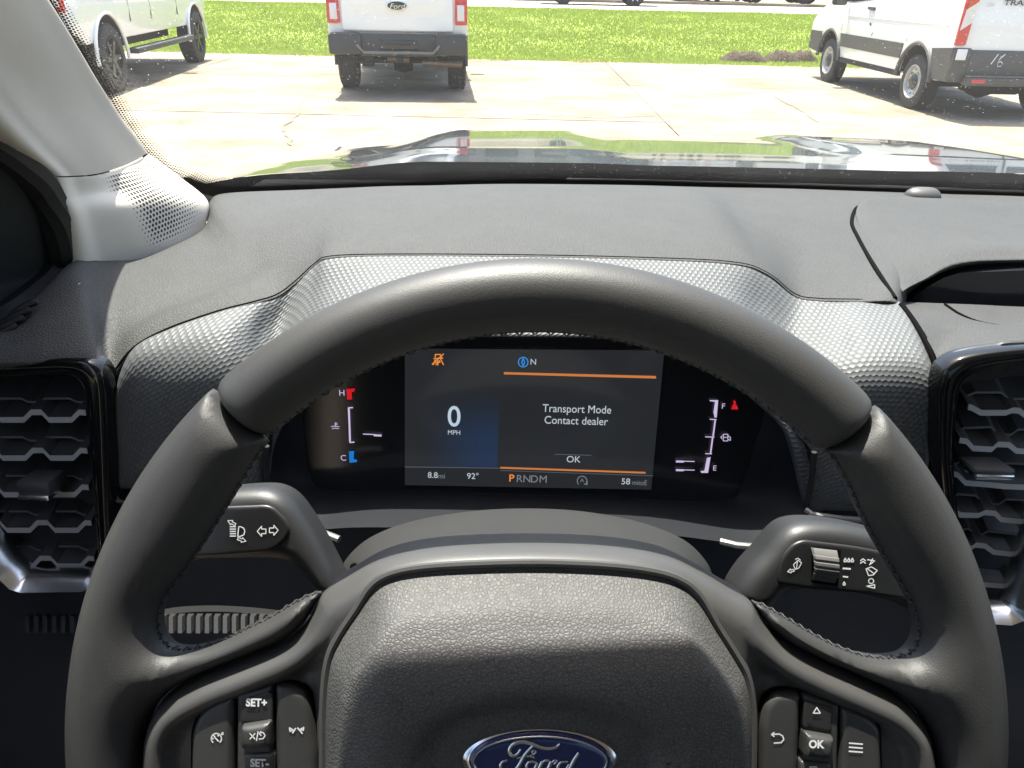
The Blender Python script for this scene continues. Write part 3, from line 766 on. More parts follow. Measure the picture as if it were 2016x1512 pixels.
for pts in ([(-.46,.80),(-.52,.68)], [(-.37,.80),(-.42,.75),(-.44,.69),(-.42,.655),(-.38,.66),(-.37,.69),(-.40,.715),(-.43,.70)]):
    MB().tube([(a,-.024,b) for a, b in pts], .006, 6).build('chalk_mark', MT['white'], t, local=True)
MB().box((-.3,.5,.25),(.35,1.0,.42), bev=.05).build('spare_wheel_carrier', MT['arch'], t, local=True)
MB().tube([(.42,.1,.36),(.45,.1,.24)], .05, 8).build('tow_bracket', MT['arch'], t, local=True)
MB().tube([(-W/2+.2,RO_,R),(W/2-.2,RO_,R)], .06, 10).lathe([(.15,-.16),(.20,0),(.15,.16)], (.0,RO_,R), 16).build('rear_axle', MT['arch'], t, local=True)
poly = [(-W*.41,1.36),(-W*.36,1.95),(W*.36,1.95),(W*.41,1.36)]
MB().prism(poly, lambda u, w_, d: (u, L-.86-.76*(w_-1.34)/.64+d, w_), -.02, .03).build('windscreen', MT['autoglass'], t, local=True)
for s in (-1, 1):
    MB().prism([(s*.08,1.45),(s*.80,1.45),(s*.74,1.85),(s*.08,1.85)], lambda u,w_,d: (u,.035+.06*(w_-1.45)+d,w_), -.012, .02).build('rear_window', MT['autoglass'], t, local=True)

# ---- vehicles across the verge (only their lower edges show at the top of the picture)
def suv(name, label, cat, c, heading, col, L=4.7, W=1.88, R=.36, group=None, roof=1.72):
    t = thing(name, label, cat, Matrix.Translation(c) @ Matrix.Rotation(heading, 4, 'Z'), group=group)
    ro, wb = .95, L-1.9; ar = [(ro,R,R+.07),(ro+wb,R,R+.07)]
    mt = carpaint(name+'_paint', col)
    top = [(.04,.45),(0,.8),(.10,1.05),(L-1.35,1.05),(L-.35,.96),(L-.04,.78),(L,.42),(L-.1,.28)]
    body(t, 'body', profile(top,.28,ar)+[(.15,.32)], ar, W, mt, tumble=[(.3,.95),(.7,1.0),(1.05,.93)], bev=.06, cuts=(.5,.7,.9))
    cab = [(.12,1.02),(.45,roof-.08),(.8,roof),(L-2.3,roof-.02),(L-2.0,roof-.12),(L-1.15,1.02)]
    body(t, 'greenhouse', cab, [], W*.90, MT['autoglass'], tumble=[(1.02,1.0),(roof,.80)], bev=.05, cuts=(1.3,))
    MB().box((-W*.345,.85,roof-.02),(W*.345,L-2.25,roof+.012), bev=.01).build('roof', mt, t, local=True)
    for yc in (ro, ro+wb):
        for s in (-1,1): wheel(t, (s*(W/2-.11),yc,R), R, .21, s, 'alloy')
    for s in (-1,1):
        MB().box((s*(W/2-.35)-.15,-.02,.72),(s*(W/2-.35)+.15,.06,.86), bev=.02).build('tail_lamp', MT['redlens'], t, local=True)
        MB().box((s*(W/2-.33)-.17,L-.10,.66),(s*(W/2-.33)+.17,L+.0,.80), bev=.02).build('headlight', MT['clearlens'], t, local=True)
    return t
p = PZ(1185, 10, .63)
suv('parked_car', 'dark green car on the road beyond the grass, only wheels and sill in view', 'car', Vector((p.x+2.2, p.y+.35, .63)), rad(90), (.015,.028,.022), L=4.75)
p = PZ(1545, 7, .68)
suv('parked_car', 'dark grey car beyond the road, left of the white box truck', 'car', Vector((p.x+2.2, p.y+1.2, .68)), rad(90), (.06,.065,.07), L=4.5)
p = PZ(1460, 6, .68)
suv('parked_car', 'white car nose-on beyond the road, only its lower edge in view', 'car', Vector((p.x, p.y+.6, .68)), rad(0), (.75,.75,.74), L=4.5)
p = PZ(1375, 3, .68)
suv('parked_car', 'second white car beyond the road, left of the nose-on one', 'car', Vector((p.x, p.y+.6, .68)), rad(0), (.75,.75,.74), L=4.5, W=1.8)
p = PZ(1605, 10, .68)
t = thing('box_truck', 'white box truck with a dark chassis across the road behind the van', 'truck', Matrix.Translation(Vector((p.x-1.3, p.y+2.4, .68))))
MB().box((0,-1.1,.75),(5.0,1.1,3.1), bev=.03).build('cargo_box', MT['vanwhite'], t, local=True)
MB().box((5.1,-1.0,.55),(6.7,1.0,2.3), bev=.15).build('cab', MT['vanwhite'], t, local=True)
MB().box((0,-.9,.45),(6.4,.9,.72), bev=.02).build('chassis', MT['arch'], t, local=True)
MB().box((5.6,-1.012,1.5),(6.5,-1.0,2.1)).box((5.6,1.0,1.5),(6.5,1.012,2.1)).build('window', MT['autoglass'], t, local=True)
for yy in (1.2, 5.9):
    for s in (-1,1):
        m = MB(); m.lathe([(.001,-.12),(.38,-.12),(.42,-.08),(.42,.08),(.38,.12),(.001,.12)], (0,0,0), 24)
        m.v = [Vector((q.y+yy, q.x+s*.92, q.z+.42)) for q in m.v]; m.build('wheel', MT['tyre'], t, local=True)

# ---- low building and trees beyond the far lot (they show in the hood's reflection)
t = thing('shop_building', 'long low white building beyond the road, mirrored in the hood', 'building', loc=(6, 62, .68))
MB().box((-34,0,0),(30,14,4.6)).build('wall', plain('stucco', (.22,.21,.20), .9, var=.15, vscale=.6), t, local=True)
MB().box((-34.4,-.4,4.6),(30.4,14.4,5.2)).build('parapet', plain('parapet', (.30,.29,.28), .8), t, local=True)
for i in range(16):
    MB().box((-32+i*3.9,-.05,.7),(-29.4+i*3.9,.02,2.9)).build('window', MT['autoglass'], t, local=True)
NL = 60000; rs = np.random.RandomState(11)
cx = np.sort(rs.uniform(-190, 190, 70)); ch = rs.uniform(11, 19, 70); cr_w = rs.uniform(3, 6, 70); cy = rs.uniform(84, 100, 70)
k = rs.randint(0, 70, NL); d3 = rs.normal(size=(NL,3)); d3 /= np.linalg.norm(d3, axis=1)[:,None]; d3 *= rs.uniform(.55,1.05,NL)[:,None]*(.8+.3*np.sin(5*d3[:,:1]+3*d3[:,2:]))
C = np.stack([cx[k]+d3[:,0]*cr_w[k], cy[k]+d3[:,1]*cr_w[k], .7+ch[k]*.55+d3[:,2]*ch[k]*.45], 1)
a = rs.normal(size=(NL,3))*.5; b = rs.normal(size=(NL,3))*.5
V = np.stack([C-a, C+a, C+b], 1).reshape(-1,3)
me = bpy.data.meshes.new('far_trees'); me.from_pydata([tuple(q) for q in V], [], [(3*i,3*i+1,3*i+2) for i in range(NL)]); me.materials.append(MT['leaf'])
stuff(tag(link(bpy.data.objects.new('far_trees', me)), 'far green treeline behind the low white building', 'trees'))
# ================================================================== THE TRUCK WE SIT IN: body, glass, pillar, door
from mathutils.bvhtree import BVHTree
KD = .93
XCAR = .42
def D(px, py, Y): return PY(px, py, Y*KD)
own = thing('truck_body', 'glossy dark hood and black cowl of our truck beyond the windscreen', 'truck', loc=(XCAR, 1.6, 0))
HPY = [1.25,1.40,1.60,1.80,2.00,2.15,2.28,2.36,2.42]; HPZ = np.array([[q] for q in (1.2755,1.260,1.238,1.2145,1.188,1.164,1.128,1.07,.99)])
def hood_z(x, Y):
    u = abs(x-XCAR)
    z = float(cr(HPZ, np.array([np.interp(Y, HPY, np.arange(len(HPY)))]))[0][0])
    sm = lambda a, b, q: (lambda s: s*s*(3-2*s))(min(1, max(0, (q-a)/(b-a))))
    fade = min(1, max(0, (Y-1.1)/1.0))
    z += .015*sm(.19, .31, u)*fade - .030*sm(.56, .74, u)*(.35+.65*fade) - .16*max(0, u-.62)**2 - .55*max(0, u-.80)**2
    return z
xs = np.linspace(XCAR-.93, XCAR+.93, 94); ys = np.concatenate([np.linspace(1.25, 2.2, 34), np.linspace(2.22, 2.42, 14)])
v = [(x, y - .10*((x-XCAR)/.93)**2*(y > 1.5) - .06*((x-XCAR)/.93)**2, hood_z(x, y)) for y in ys for x in xs]
f = [(j*94+i, j*94+i+1, (j+1)*94+i+1, (j+1)*94+i) for j in range(len(ys)-1) for i in range(93)]
mk('hood', v, f, MT['hood'], own)
he = [Vector(q) for q in v[:94]]; mk('hood_seal', [q+Vector((0,.001,-.001)) for q in he] + [q+Vector((0,.004,-.06)) for q in he], [(i, i+1, i+95, i+94) for i in range(93)], MT['cowl'], own)
m = MB()
for s in (-1, 1): m.box((XCAR+s*.93-.02, .9, .35), (XCAR+s*.93+.02, 2.25, 1.10), bev=.015)
m.box((XCAR-.9, 2.28, .4), (XCAR+.9, 2.40, .98), bev=.03); m.build('front_panels', MT['hood'], own)
rows = [[(XCAR+u, .90+.10*(1-(u/.8)**2) , 1.285) for u in np.linspace(-.82,.82,9)], [(XCAR+u, 1.00+.07*(1-(u/.8)**2), 1.268) for u in np.linspace(-.82,.82,9)], [(XCAR+u, 1.26+.0*(1-(u/.8)**2), 1.245) for u in np.linspace(-.82,.82,9)]]
v, f, uv, _ = loft(rows, 4, 4); mk('cowl', v, f, MT['cowl'], own)
MB().tube([(XCAR+.55,1.05,1.282),(XCAR+.1,1.04,1.292),(XCAR-.35,1.06,1.288)], .008, 8).build('wiper_arm', MT['blk'], own)
# cabin shell: roof, rear wall with window opening, floor
HYD, HZ = .310, 1.80                       # windscreen header
def hdr(x): return HYD + .05*(1-((x-XCAR)/.75)**2)
v = []; f = []; xs = np.linspace(XCAR-.74, XCAR+.74, 13); ys = [None, .0, -.5, -1.0, -1.5]
for y in ys:
    for x in xs: v.append((x, hdr(x) if y is None else y, HZ + (.0 if y is None else .035) - .05*((x-XCAR)/.74)**2))
f = [(j*13+i, j*13+i+1, (j+1)*13+i+1, (j+1)*13+i) for j in range(4) for i in range(12)]
n0 = len(v); v2 = [(a, b, c+.05) for a, b, c in v]
ff = f + [tuple(q+n0 for q in reversed(t_)) for t_ in f] + [(i+1, i, i+n0, i+1+n0) for i in range(12)]
mk('roof', v+v2, ff, MT['pillar'], own)
MB().box((XCAR-.76,-1.5,.55),(XCAR+.76,-1.44,1.25)).box((XCAR-.76,-1.5,1.25),(XCAR-.60,-1.44,1.84)).box((XCAR+.60,-1.5,1.25),(XCAR+.76,-1.44,1.84)).build('rear_wall', MT['dark'], own)
MB().box((XCAR-.60,-1.48,1.25),(XCAR+.60,-1.47,1.80)).build('rear_window', MT['privacy'], own)
for s_ in (-1, 1):
    MB().box((XCAR+s_*.78-.02,-1.46,.55),(XCAR+s_*.78+.02,-.60,1.28)).build('rear_door', MT['dark'], own)
    MB().box((XCAR+s_*.76-.004,-1.44,1.28),(XCAR+s_*.76+.004,-.62,1.78)).build('rear_side_window', MT['privacy'], own)
MB().box((-.24,-.55,.55),(.24,.02,.86), bev=.06).box((-.24,-.62,.80),(.24,-.46,1.42), bev=.06).box((-.13,-.60,1.45),(.13,-.50,1.62), bev=.04).build('driver_seat', MT['seat'], own)
MB().box((XCAR-.74,-1.5,.50),(XCAR+.74,.60,.55)).build('floor', MT['dark'], own)
MB().box((XCAR+.76,-1.5,.5),(XCAR+.80,.85,1.28)).build('passenger_door', MT['dark'], own)
MB().tube([(XCAR+.76,.86,1.30),(XCAR+.72,.55,1.54),(XCAR+.68,.27,1.78)], .04, 8).build('far_pillar', MT['pillar'], own)
MB().box((XCAR-.80,-.62,1.25),(XCAR-.72,-.45,1.80)).box((XCAR+.72,-.62,1.25),(XCAR+.80,-.45,1.80)).build('middle_pillars', MT['pillar'], own)
MB().box((.62,-.5,.55),(1.08,.0,.85), bev=.05).box((.62,-.62,.8),(1.08,-.48,1.45), bev=.05).build('passenger_seat', MT['seat'], own)
MB().box((.36,-.5,.55),(.50,.34,.98), bev=.03).build('console', MT['dark'], own)

# ---- dash line under the glass
TP = [(-160,640,.50),(0,640,.54),(70,585,.57),(142,516,.62),(205,514,.655),(280,508,.69),(345,482,.74),(395,455,.79),(410,430,.82),(415,395,.87),(450,380,.90),(610,373,.935),(750,367,.958),(850,365,.97),(1000,362,.985),(1220,364,1.0),(1340,367,1.0),(1420,369,1.0),(1530,371,1.0),(1620,374,1.0),(1700,377,1.0),(1790,380,1.0),(1830,381,1.0),(1880,383,1.0),(2016,387,.99),(2350,402,.95)]
SP = [(-160,706,.48),(0,706,.495),(100,704,.50),(190,706,.505),(218,738,.51),(262,683,.525),(330,645,.54),(430,610,.56),(500,592,.575),(545,578,.59),(580,553,.605),(620,517,.62),(650,503,.62),(760,499,.62),(1000,500,.62),(1250,505,.62),(1440,514,.62),(1510,535,.62),(1565,577,.615),(1610,586,.61),(1690,588,.605),(1768,591,.602),(1800,560,.66),(1850,505,.75),(2016,480,.79),(2350,490,.79)]

# ---- windscreen
ws = thing('windscreen', 'dusty clear windscreen with black dotted border above the dashboard', 'windscreen', loc=PY(1000, 362, .93))
base = []
for (px, py, Y) in [(190,380,.80),(290,376,.84),(400,374,.88),(440,374,.90),(560,368,.935),(700,363,.955),(1000,356,.985),(1250,358,1.0),(1450,363,1.0),(1700,371,1.0),(2016,381,.99),(2350,396,.95),(2600,410,.90)]:
    base.append(D(px, py, Y) + Vector((0,.02,-.004)))
x0b, x1b = base[0].x, base[-1].x
def top_of(p):
    s = (p.x-x0b)/(x1b-x0b); x = (XCAR-.70) + s*1.40
    return Vector((x, hdr(x)+.01, HZ+.02-.05*((x-XCAR)/.74)**2))
rows = []
for t_ in (-.10, 0, .25, .5, .75, 1.0):
    rows.append([b_.lerp(top_of(b_), t_) + Vector((0, .02, .035))*math.sin(math.pi*t_) for b_ in base])
gv, gf, uv, _ = loft(rows, 4, 5)
mk('glass', gv, gf, MT['glass'], ws)
bvh = BVHTree.FromPolygons(gv, gf)
def onglass(px, py, off=.0015):
    r = ray(px, py).normalized(); h = bvh.ray_cast(CAM, r)
    return (h[0] - r*off) if h[0] is not None else None
outer = [(-20,-180),(40,-80),(85,-10),(170,140),(232,248),(280,308),(335,350),(400,382),(470,388),(600,384),(800,377),(1000,372),(1200,372),(1400,377),(1600,383),(1800,390),(2016,397),(2280,410)]
inner = [(25,-180),(82,-80),(126,-10),(211,135),(275,236),(318,290),(374,331),(440,349),(500,348),(600,345),(800,341),(1000,336),(1200,336),(1400,341),(1600,348),(1800,355),(2016,363),(2280,376)]
O = cr(np.array(outer), np.linspace(0, len(outer)-1, 150)); I = cr(np.array(inner), np.linspace(0, len(inner)-1, 150))
v = []; f = []; uv = []; fd = []; acc = 0; prev = None; NV = 9; ok = []
for i in range(150):
    col = [onglass(*(O[i]*(1-k/(NV-1)) + I[i]*k/(NV-1))) for k in range(NV)]
    if any(c is None for c in col): continue
    if prev is not None: acc += (col[4]-prev[4]).length
    for k, c in enumerate(col):
        t_ = k/(NV-1)
        v.append(c); uv.append((acc, (c-col[0]).length)); t0_ = .22 if i < 55 else .40; fd.append(1.05 if t_ < t0_ else (.78 if i < 55 else .92) - (t_-t0_)/(1-t0_)*.58)
    prev = col
nc = len(v)//NV
f = [(i*NV+k, (i+1)*NV+k, (i+1)*NV+k+1, i*NV+k+1) for i in range(nc-1) for k in range(NV-1)]
fo = mk('frit_border', v, f, MT['frit'], ws, uv=uv)
at = fo.data.attributes.new('fade', 'FLOAT', 'POINT'); at.data.foreach_set('value', np.array(fd, dtype=np.float32))
MB().tube([base[0].lerp(top_of(base[0]), t_) + Vector((-.035,.015,.035*math.sin(math.pi*t_))) for t_ in (-.05,.25,.5,.75,1.0)], .034, 10).build('outer_pillar_blocker', MT['hood'], own)  # unseen tube added behind the trim to block stray sunlight
# maker's etching, too small to read: an oval over rows of tiny strokes
m = MB(); rs = np.random.RandomState(5)
def gq(px, py): return onglass(px, py, .002)
el = [gq(683+13*math.cos(a), 313+3.5*math.sin(a)) for a in np.linspace(0, 2*math.pi, 20)]
m.tube(el, .0004, 4)
for r_, (y, xa, xb) in enumerate(((319,655,714),(322,652,712),(325,656,708),(328,660,700))):
    x = xa
    while x < xb:
        w_ = rs.uniform(1.5, 5); m.tube([gq(x, y), gq(min(x+w_, xb), y+.1)], .0006, 4); x += w_ + rs.uniform(.8, 2)
m.build('etched_mark', MT['blk'], ws)

# ---- pillar trim
pt = thing('pillar_trim', 'light grey windscreen pillar trim with a perforated speaker cover at its foot', 'pillar', loc=D(275,505,.70))
RA = [(406,438,.815),(388,458,.79),(340,483,.745),(275,506,.70),(205,514,.66),(142,515,.625)]
RB = [(408,395,.84),(378,395,.80),(318,402,.745),(250,412,.69),(180,420,.65),(128,428,.615)]
RB2 = [(356,350,.845),(322,352,.80),(275,362,.735),(215,374,.69),(160,380,.65),(112,385,.61)]
RJ = [(290,301,.81),(268,315,.775),(233,330,.725),(190,342,.68),(145,346,.64),(95,345,.605)]
RE = [(215,196,.745),(182,195,.705),(135,197,.655),(80,205,.605),(30,220,.56),(-30,240,.53)]
RF = [(130,55,.665),(95,50,.625),(45,48,.575),(-20,55,.525),(-90,68,.485),(-160,80,.46)]
RG = [(40,-90,.585),(0,-98,.54),(-60,-102,.49),(-140,-100,.44),(-220,-90,.41),(-300,-80,.385)]
RH = [(-90,-320,.475),(-140,-330,.43),(-210,-338,.385),(-300,-340,.34),(-390,-335,.31),(-470,-330,.29)]
def puff(rows, a):
    out = []
    for r in rows:
        p = [D(*q) for q in r]; out.append([q for q in p])
    return out
back = Vector((-.03, .03, 0))
def edgewrap(rows):    # fold both long edges away so the trim has thickness
    return [[r[0]+Vector((-.012,.018,-.006))] + [r[0]] + r[1:-1] + [r[-1]] + [r[-1]+Vector((-.07,.02,0))] for r in rows]
v, f, uv, (nr, nc) = loft(edgewrap(puff([RJ, RE, RF, RG, RH], 0)), 8, 8)
mk('upper_cover', v, f, MT['pillar'], pt, uv=uv)
low = puff([RA, RB, RB2, RJ], 0)
low = [[q + Vector((0,.0,-.012)) for q in low[0]]] + low
low[-1] = [q + Vector((.0,.0025,-.0015)) for q in low[-1]]
v, f, uv, (nr, nc) = loft(edgewrap(low), 12, 12)
so = mk('speaker_cover', v, f, MT['perf'], pt, uv=uv)
hl = np.zeros((nr, nc))
for r in range(nr):
    for c in range(nc):
        a = c/12 - 1; b = r/12 - 1                       # a: 0 right edge .. 5 left, b: 0 foot .. 3 joint
        lim = np.interp(b, [0,1,2,3], [2.75,2.85,3.0,2.75]); lo_ = np.interp(b, [0,1,2,3], [1.1,.55,.25,.1])
        k = np.interp(a, [lo_-.05, lo_+.25, lim-.9, lim-.35, lim, lim+.05], [0,.40,1.0,1.0,.30,0])
        k *= np.interp(b, [.10,.22,.5,2.75,2.9], [0,.6,1,1,0]); hl[r, c] = k
at = so.data.attributes.new('hole', 'FLOAT', 'POINT'); at.data.foreach_set('value', hl.ravel().astype(np.float32))

# ---- driver's door
dr = thing('door_panel', 'black driver door with mirror sail panel left of the pillar', 'door', loc=(-.43, .1, .6))
sp_ = [(-220,175),(-60,228),(0,266),(60,314),(98,356),(122,410),(134,470),(136,514),(118,550),(80,582),(40,612),(0,640),(-60,670),(-160,700)]
YY = [.46,.53,.55,.575,.595,.605,.615,.62,.605,.585,.56,.545,.52,.50]
path = [D(x-16, y+8, Y+.012) for (x, y), Y in zip(sp_, YY)]
path = [Vector(q) for q in spline(path, 4)]
MB().tube(path, .0130, 10).build('weather_seal', MT['blk'], dr)
c0 = sum(path, Vector())/len(path)
rows = [[q + Vector((-.002,-.004,0)) for q in path]]
for t_ in (.35, .7, 1.0): rows.append([q.lerp(Vector((-.50, .40, q.z*.5+.62)), t_) + Vector((-.03,.0,0)) for q in path])
v, f, uv, _ = loft(rows, 1, 4); mk('sail_panel', v, f, MT['sail'], dr)
MB().box((-.50,-.62,.55),(-.43,.62,1.235), bev=.02).build('door_card', MT['dark'], dr)
MB().box((-.49,-.46,1.24),(-.486,.50,1.74)).build('side_window', MT['sideglass'], dr)
MB().tube([(-.455,.78,1.26),(-.44,.70,1.36),(-.415,.58,1.52),(-.385,.45,1.68),(-.365,.36,1.79)], .038, 10).build('door_frame_blocker', MT['blk'], dr)  # thick unseen frame added to cast shade on the left pad
MB().prism([(.36,1.24),(.82,1.24),(.70,1.40),(.56,1.56)], lambda u, w_, d: (-.445+d, u, w_), -.01, .01).build('sun_block_plate', MT['blk'], dr)  # unseen plate added to keep sun off the pad's left end
# ================================================================== DASHBOARD
dash = thing('dashboard', 'grey soft-grain dashboard with a beaded silver-grey trim arch behind the steering wheel', 'dashboard', loc=D(1000, 500, .62))
rows = [[D(*q) + Vector((0,.012,-.012)) for q in TP], [D(*q) for q in TP]]
T3 = [D(*q) for q in TP]; S3 = [D(*q) - Vector((0,0,.035))*(q[0] > 1780) for q in SP]
sz = np.array([q.z for q in S3]); bz_ = sz.copy()
for _ in range(6): bz_ = np.convolve(np.concatenate([[bz_[0]]*2, bz_, [bz_[-1]]*2]), [.15,.2,.3,.2,.15], 'valid')
for t_, bl, bl2 in ((.30,.004,.004),(.58,.006,.004),(.78,.004,-.001),(.90,.0025,.0045)):
    r_ = []
    for i, (a, b) in enumerate(zip(T3, S3)):
        w_ = math.sin(math.pi*min(1, max(0, (i-3)/8)))**2; q = a.lerp(b, t_); k = (1-t_)*t_*1.0
        hp = .010*math.sin(math.pi*t_)*min(1, max(0, min(i-10.4, 17.2-i)/1.2))
        r_.append(q + Vector((0, 0, bl*(1-w_)+bl2*w_ + k*(bz_[i]-sz[i]) + hp)))
    rows.append(r_)
rows.append(S3); rows.append([q + Vector((0,-.0025,-.004)) for q in S3]); rows.append([q + Vector((0,.004,-.014)) for q in S3])
v, f, uv, _ = loft(rows, 8, 8); mk('upper_pad', v, f, MT['pad'], dash, uv=uv)
padb = BVHTree.FromPolygons(v, f)
def onpad(px, py, up=.0):
    r = ray(px, py).normalized(); h = padb.ray_cast(CAM, r); return h[0] + Vector((0,0,up))
TR = [ # columns of (seam, crest, face top, bottom edge)
 [(233,748,.514),(225,785,.506),(223,840,.502),(226,900,.499),(229,958,.496)],
 [(262,686,.524),(258,720,.510),(258,780,.503),(260,870,.499),(262,960,.496)],
 [(330,648,.539),(330,690,.518),(330,760,.504),(330,860,.499),(332,961,.496)],
 [(430,613,.559),(425,660,.530),(421,740,.508),(420,850,.500),(420,963,.496)],
 [(500,595,.574),(485,650,.545),(472,740,.515),(470,850,.502),(475,964,.497)],
 [(545,581,.589),(522,645,.562),(508,735,.525),(500,850,.505),(502,965,.498)],
 [(580,556,.604),(558,625,.578),(540,720,.540),(528,830,.515),(527,960,.505)],
 [(620,520,.619),(605,585,.588),(590,660,.553),(565,760,.525),(548,850,.512)],
 [(650,506,.619),(655,560,.588),(660,615,.556),(660,670,.535),(650,720,.525)],
 [(760,502,.619),(765,545,.588),(768,595,.556),(770,632,.540),(768,668,.530)],
 [(1000,503,.619),(1000,546,.588),(1000,596,.556),(1000,632,.540),(1000,664,.530)],
 [(1250,508,.619),(1250,552,.588),(1250,602,.556),(1250,638,.540),(1250,670,.530)],
 [(1440,517,.619),(1430,570,.588),(1415,625,.556),(1400,670,.540),(1390,705,.530)],
 [(1510,538,.619),(1500,600,.590),(1485,665,.556),(1475,730,.535),(1475,780,.525)],
 [(1565,580,.614),(1552,640,.582),(1540,715,.545),(1540,800,.520),(1550,860,.512)],
 [(1610,589,.609),(1602,655,.570),(1595,745,.530),(1598,860,.512),(1590,1000,.503)],
 [(1650,590,.607),(1652,665,.558),(1650,745,.520),(1645,860,.508),(1625,1001,.501)],
 [(1690,591,.604),(1705,670,.545),(1705,745,.514),(1695,860,.505),(1670,1002,.500)],
 [(1762,593,.600),(1795,672,.540),(1800,745,.512),(1790,860,.504),(1760,1004,.500)],
 [(1775,600,.596),(1826,690,.536),(1834,755,.510),(1826,860,.503),(1795,1005,.500)],
 [(1782,612,.593),(1840,722,.530),(1845,780,.511),(1836,870,.503),(1808,1006,.500)],
]
G = [[D(*c[k]) for c in TR] for k in range(5)]
G = [[q + Vector((0,.012,-.006)) for q in G[0]]] + G + [[q + Vector((0,.02,.0)) for q in G[4]]]
G = [[r[0] + Vector((-.001,.02,0))] + r + [r[-1] + Vector((.001,.03,0))] for r in G]
v, f, uv, (nr, nc) = loft(G, 8, 8)
A = np.array([list(q) for q in v]).reshape(nr, nc, 3)
dv = np.linalg.norm(np.diff(A[:,:,1:], axis=0), axis=2); vv = np.concatenate([np.zeros((1,nc)), np.cumsum(dv, 0)], 0)
du = np.hypot(np.diff(A[:,:,0], axis=1), .6*np.diff(A[:,:,2], axis=1)); uu = np.concatenate([np.zeros((nr,1)), np.cumsum(du, 1)], 1)
uvh = np.stack([uu*.35 + .65*A[:,:,0], vv], 2).reshape(-1, 2)
mk('beaded_trim', v, f, MT['hex'], dash, uv=uvh)
# seam between pad and trim (dark on the flanks, thin everywhere)
sm_ = [Vector(q) for q in spline([D(x, y+2, Y-.001) for (x, y, Y) in SP[4:22]], 6)]
MB().tube(sm_, .0008, 6).build('seam', MT['gap'], dash)
# decorative strips under the trim
for pts in ([(222,962,.49),(228,985,.488),(250,992,.487),(400,985,.487),(530,985,.49)], [(1586,1004,.495),(1600,1014,.49),(1660,1022,.49),(1800,1030,.49)], [(600,1046,.45),(640,1051,.445),(668,1062,.44)], [(1418,1066,.45),(1450,1074,.445),(1500,1078,.445)]):
    MB().tube([D(*q) for q in pts], .0026, 8).build('accent_strip', MT['silver'], dash)
# lower dash panels
def quad(name, pts, mat, par=dash): 
    v, f, uv, _ = loft([[D(*q) for q in r] for r in pts], 4, 4); return mk(name, v, f, mat, par)
quad('knee_panel', [[(-250,950,.515),(400,960,.515),(1000,1020,.515),(1700,1005,.515),(2300,1010,.515)], [(-250,1250,.47),(400,1250,.47),(1000,1250,.47),(1700,1250,.47),(2300,1250,.47)], [(-250,1700,.40),(400,1700,.40),(1000,1700,.40),(1700,1700,.40),(2300,1700,.40)], [(-250,2300,.40),(400,2300,.40),(1000,2300,.40),(1700,2300,.40),(2300,2300,.40)]], MT['dark'])
quad('knee_ledge', [[(318,1200,.43),(360,1194,.432),(430,1192,.433),(520,1198,.43),(620,1212,.425)], [(318,1212,.415),(360,1206,.415),(430,1204,.415),(520,1210,.412),(620,1222,.41)]], MT['stalk'])
for i in range(31):                       # ribbed roller edge under the ledge
    x = 60 + i*17.6
    if 160 < x < 300: continue
    dd = .05 if x < 300 else 0
    a = D(x, 1208, .412+dd); b = D(x, 1240, .402+dd)
    m = MB(); s = Vector((.0021,0,0)); n_ = Vector((0,-.004,.001))
    m.add([a-s, a+s, b+s, b-s, a-s*.7+n_, a+s*.7+n_, b+s*.7+n_, b-s*.7+n_], [(0,1,2,3),(7,6,5,4),(0,4,5,1),(1,5,6,2),(2,6,7,3),(3,7,4,0)])
    m.build('rib', MT['stalk'], dash)
# demister slots on the left
for i in range(4):
    y = 600 + i*16; x = 80 - i*13
    p = [D(x, y, .548-.006*i), D(x-22, y+8, .545-.006*i), D(x-46, y+24, .54-.006*i), D(x-60, y+40, .535-.006*i)]
    p = [q + Vector((0,-.002,.0035)) for q in p]
    MB().tube([Vector(q) for q in spline(p, 4)], [.0018]+[.0030]*11+[.0018], 8).build('demister_slot', MT['blk'], dash)

# ================================================================== INSTRUMENT CLUSTER
tk = rad(12); CE = (Vector((1,0,0)), Vector((0,math.sin(tk),math.cos(tk))), Vector((0,-math.cos(tk),math.sin(tk))))
CO = PD(1040, 830, .590)
CM = basis(CO, *CE)
cl = thing('instrument_cluster', 'black digital instrument display reading Transport Mode behind the steering wheel', 'display', CM)
def planar(M4):
    inv = M4.inverted(); o = inv @ CAM; R3 = inv.to_3x3()
    def fn(px, py, z=0.0):
        d = R3 @ ray(px, py); t_ = (z-o.z)/d.z; return (o.x+d.x*t_, o.y+d.y*t_)
    return fn
K = planar(CM); KPX = .590/FPX
gl_out = [(592,790),(598,860),(606,925),(616,950),(642,967),(840,972),(1040,978),(1240,984),(1432,990),(1455,980),(1466,955),(1488,885),(1512,800),(1500,720),(1420,690),(1050,676),(680,686),(605,720)]
poly = [K(*q) for q in gl_out]; poly = [tuple(q) for q in cr(np.array(poly+[poly[0]]), np.linspace(0, len(poly), 110)[:-1])]
n = NT('cluster_glass'); MT['cglass'] = n.done(n.bsdf((.020,.021,.023), .11, 0, .5))
v, f = pillow(poly, .0003, .001, .006, -.0003, .006); mk('panel', v, f, MT['cglass'], cl, local=True)
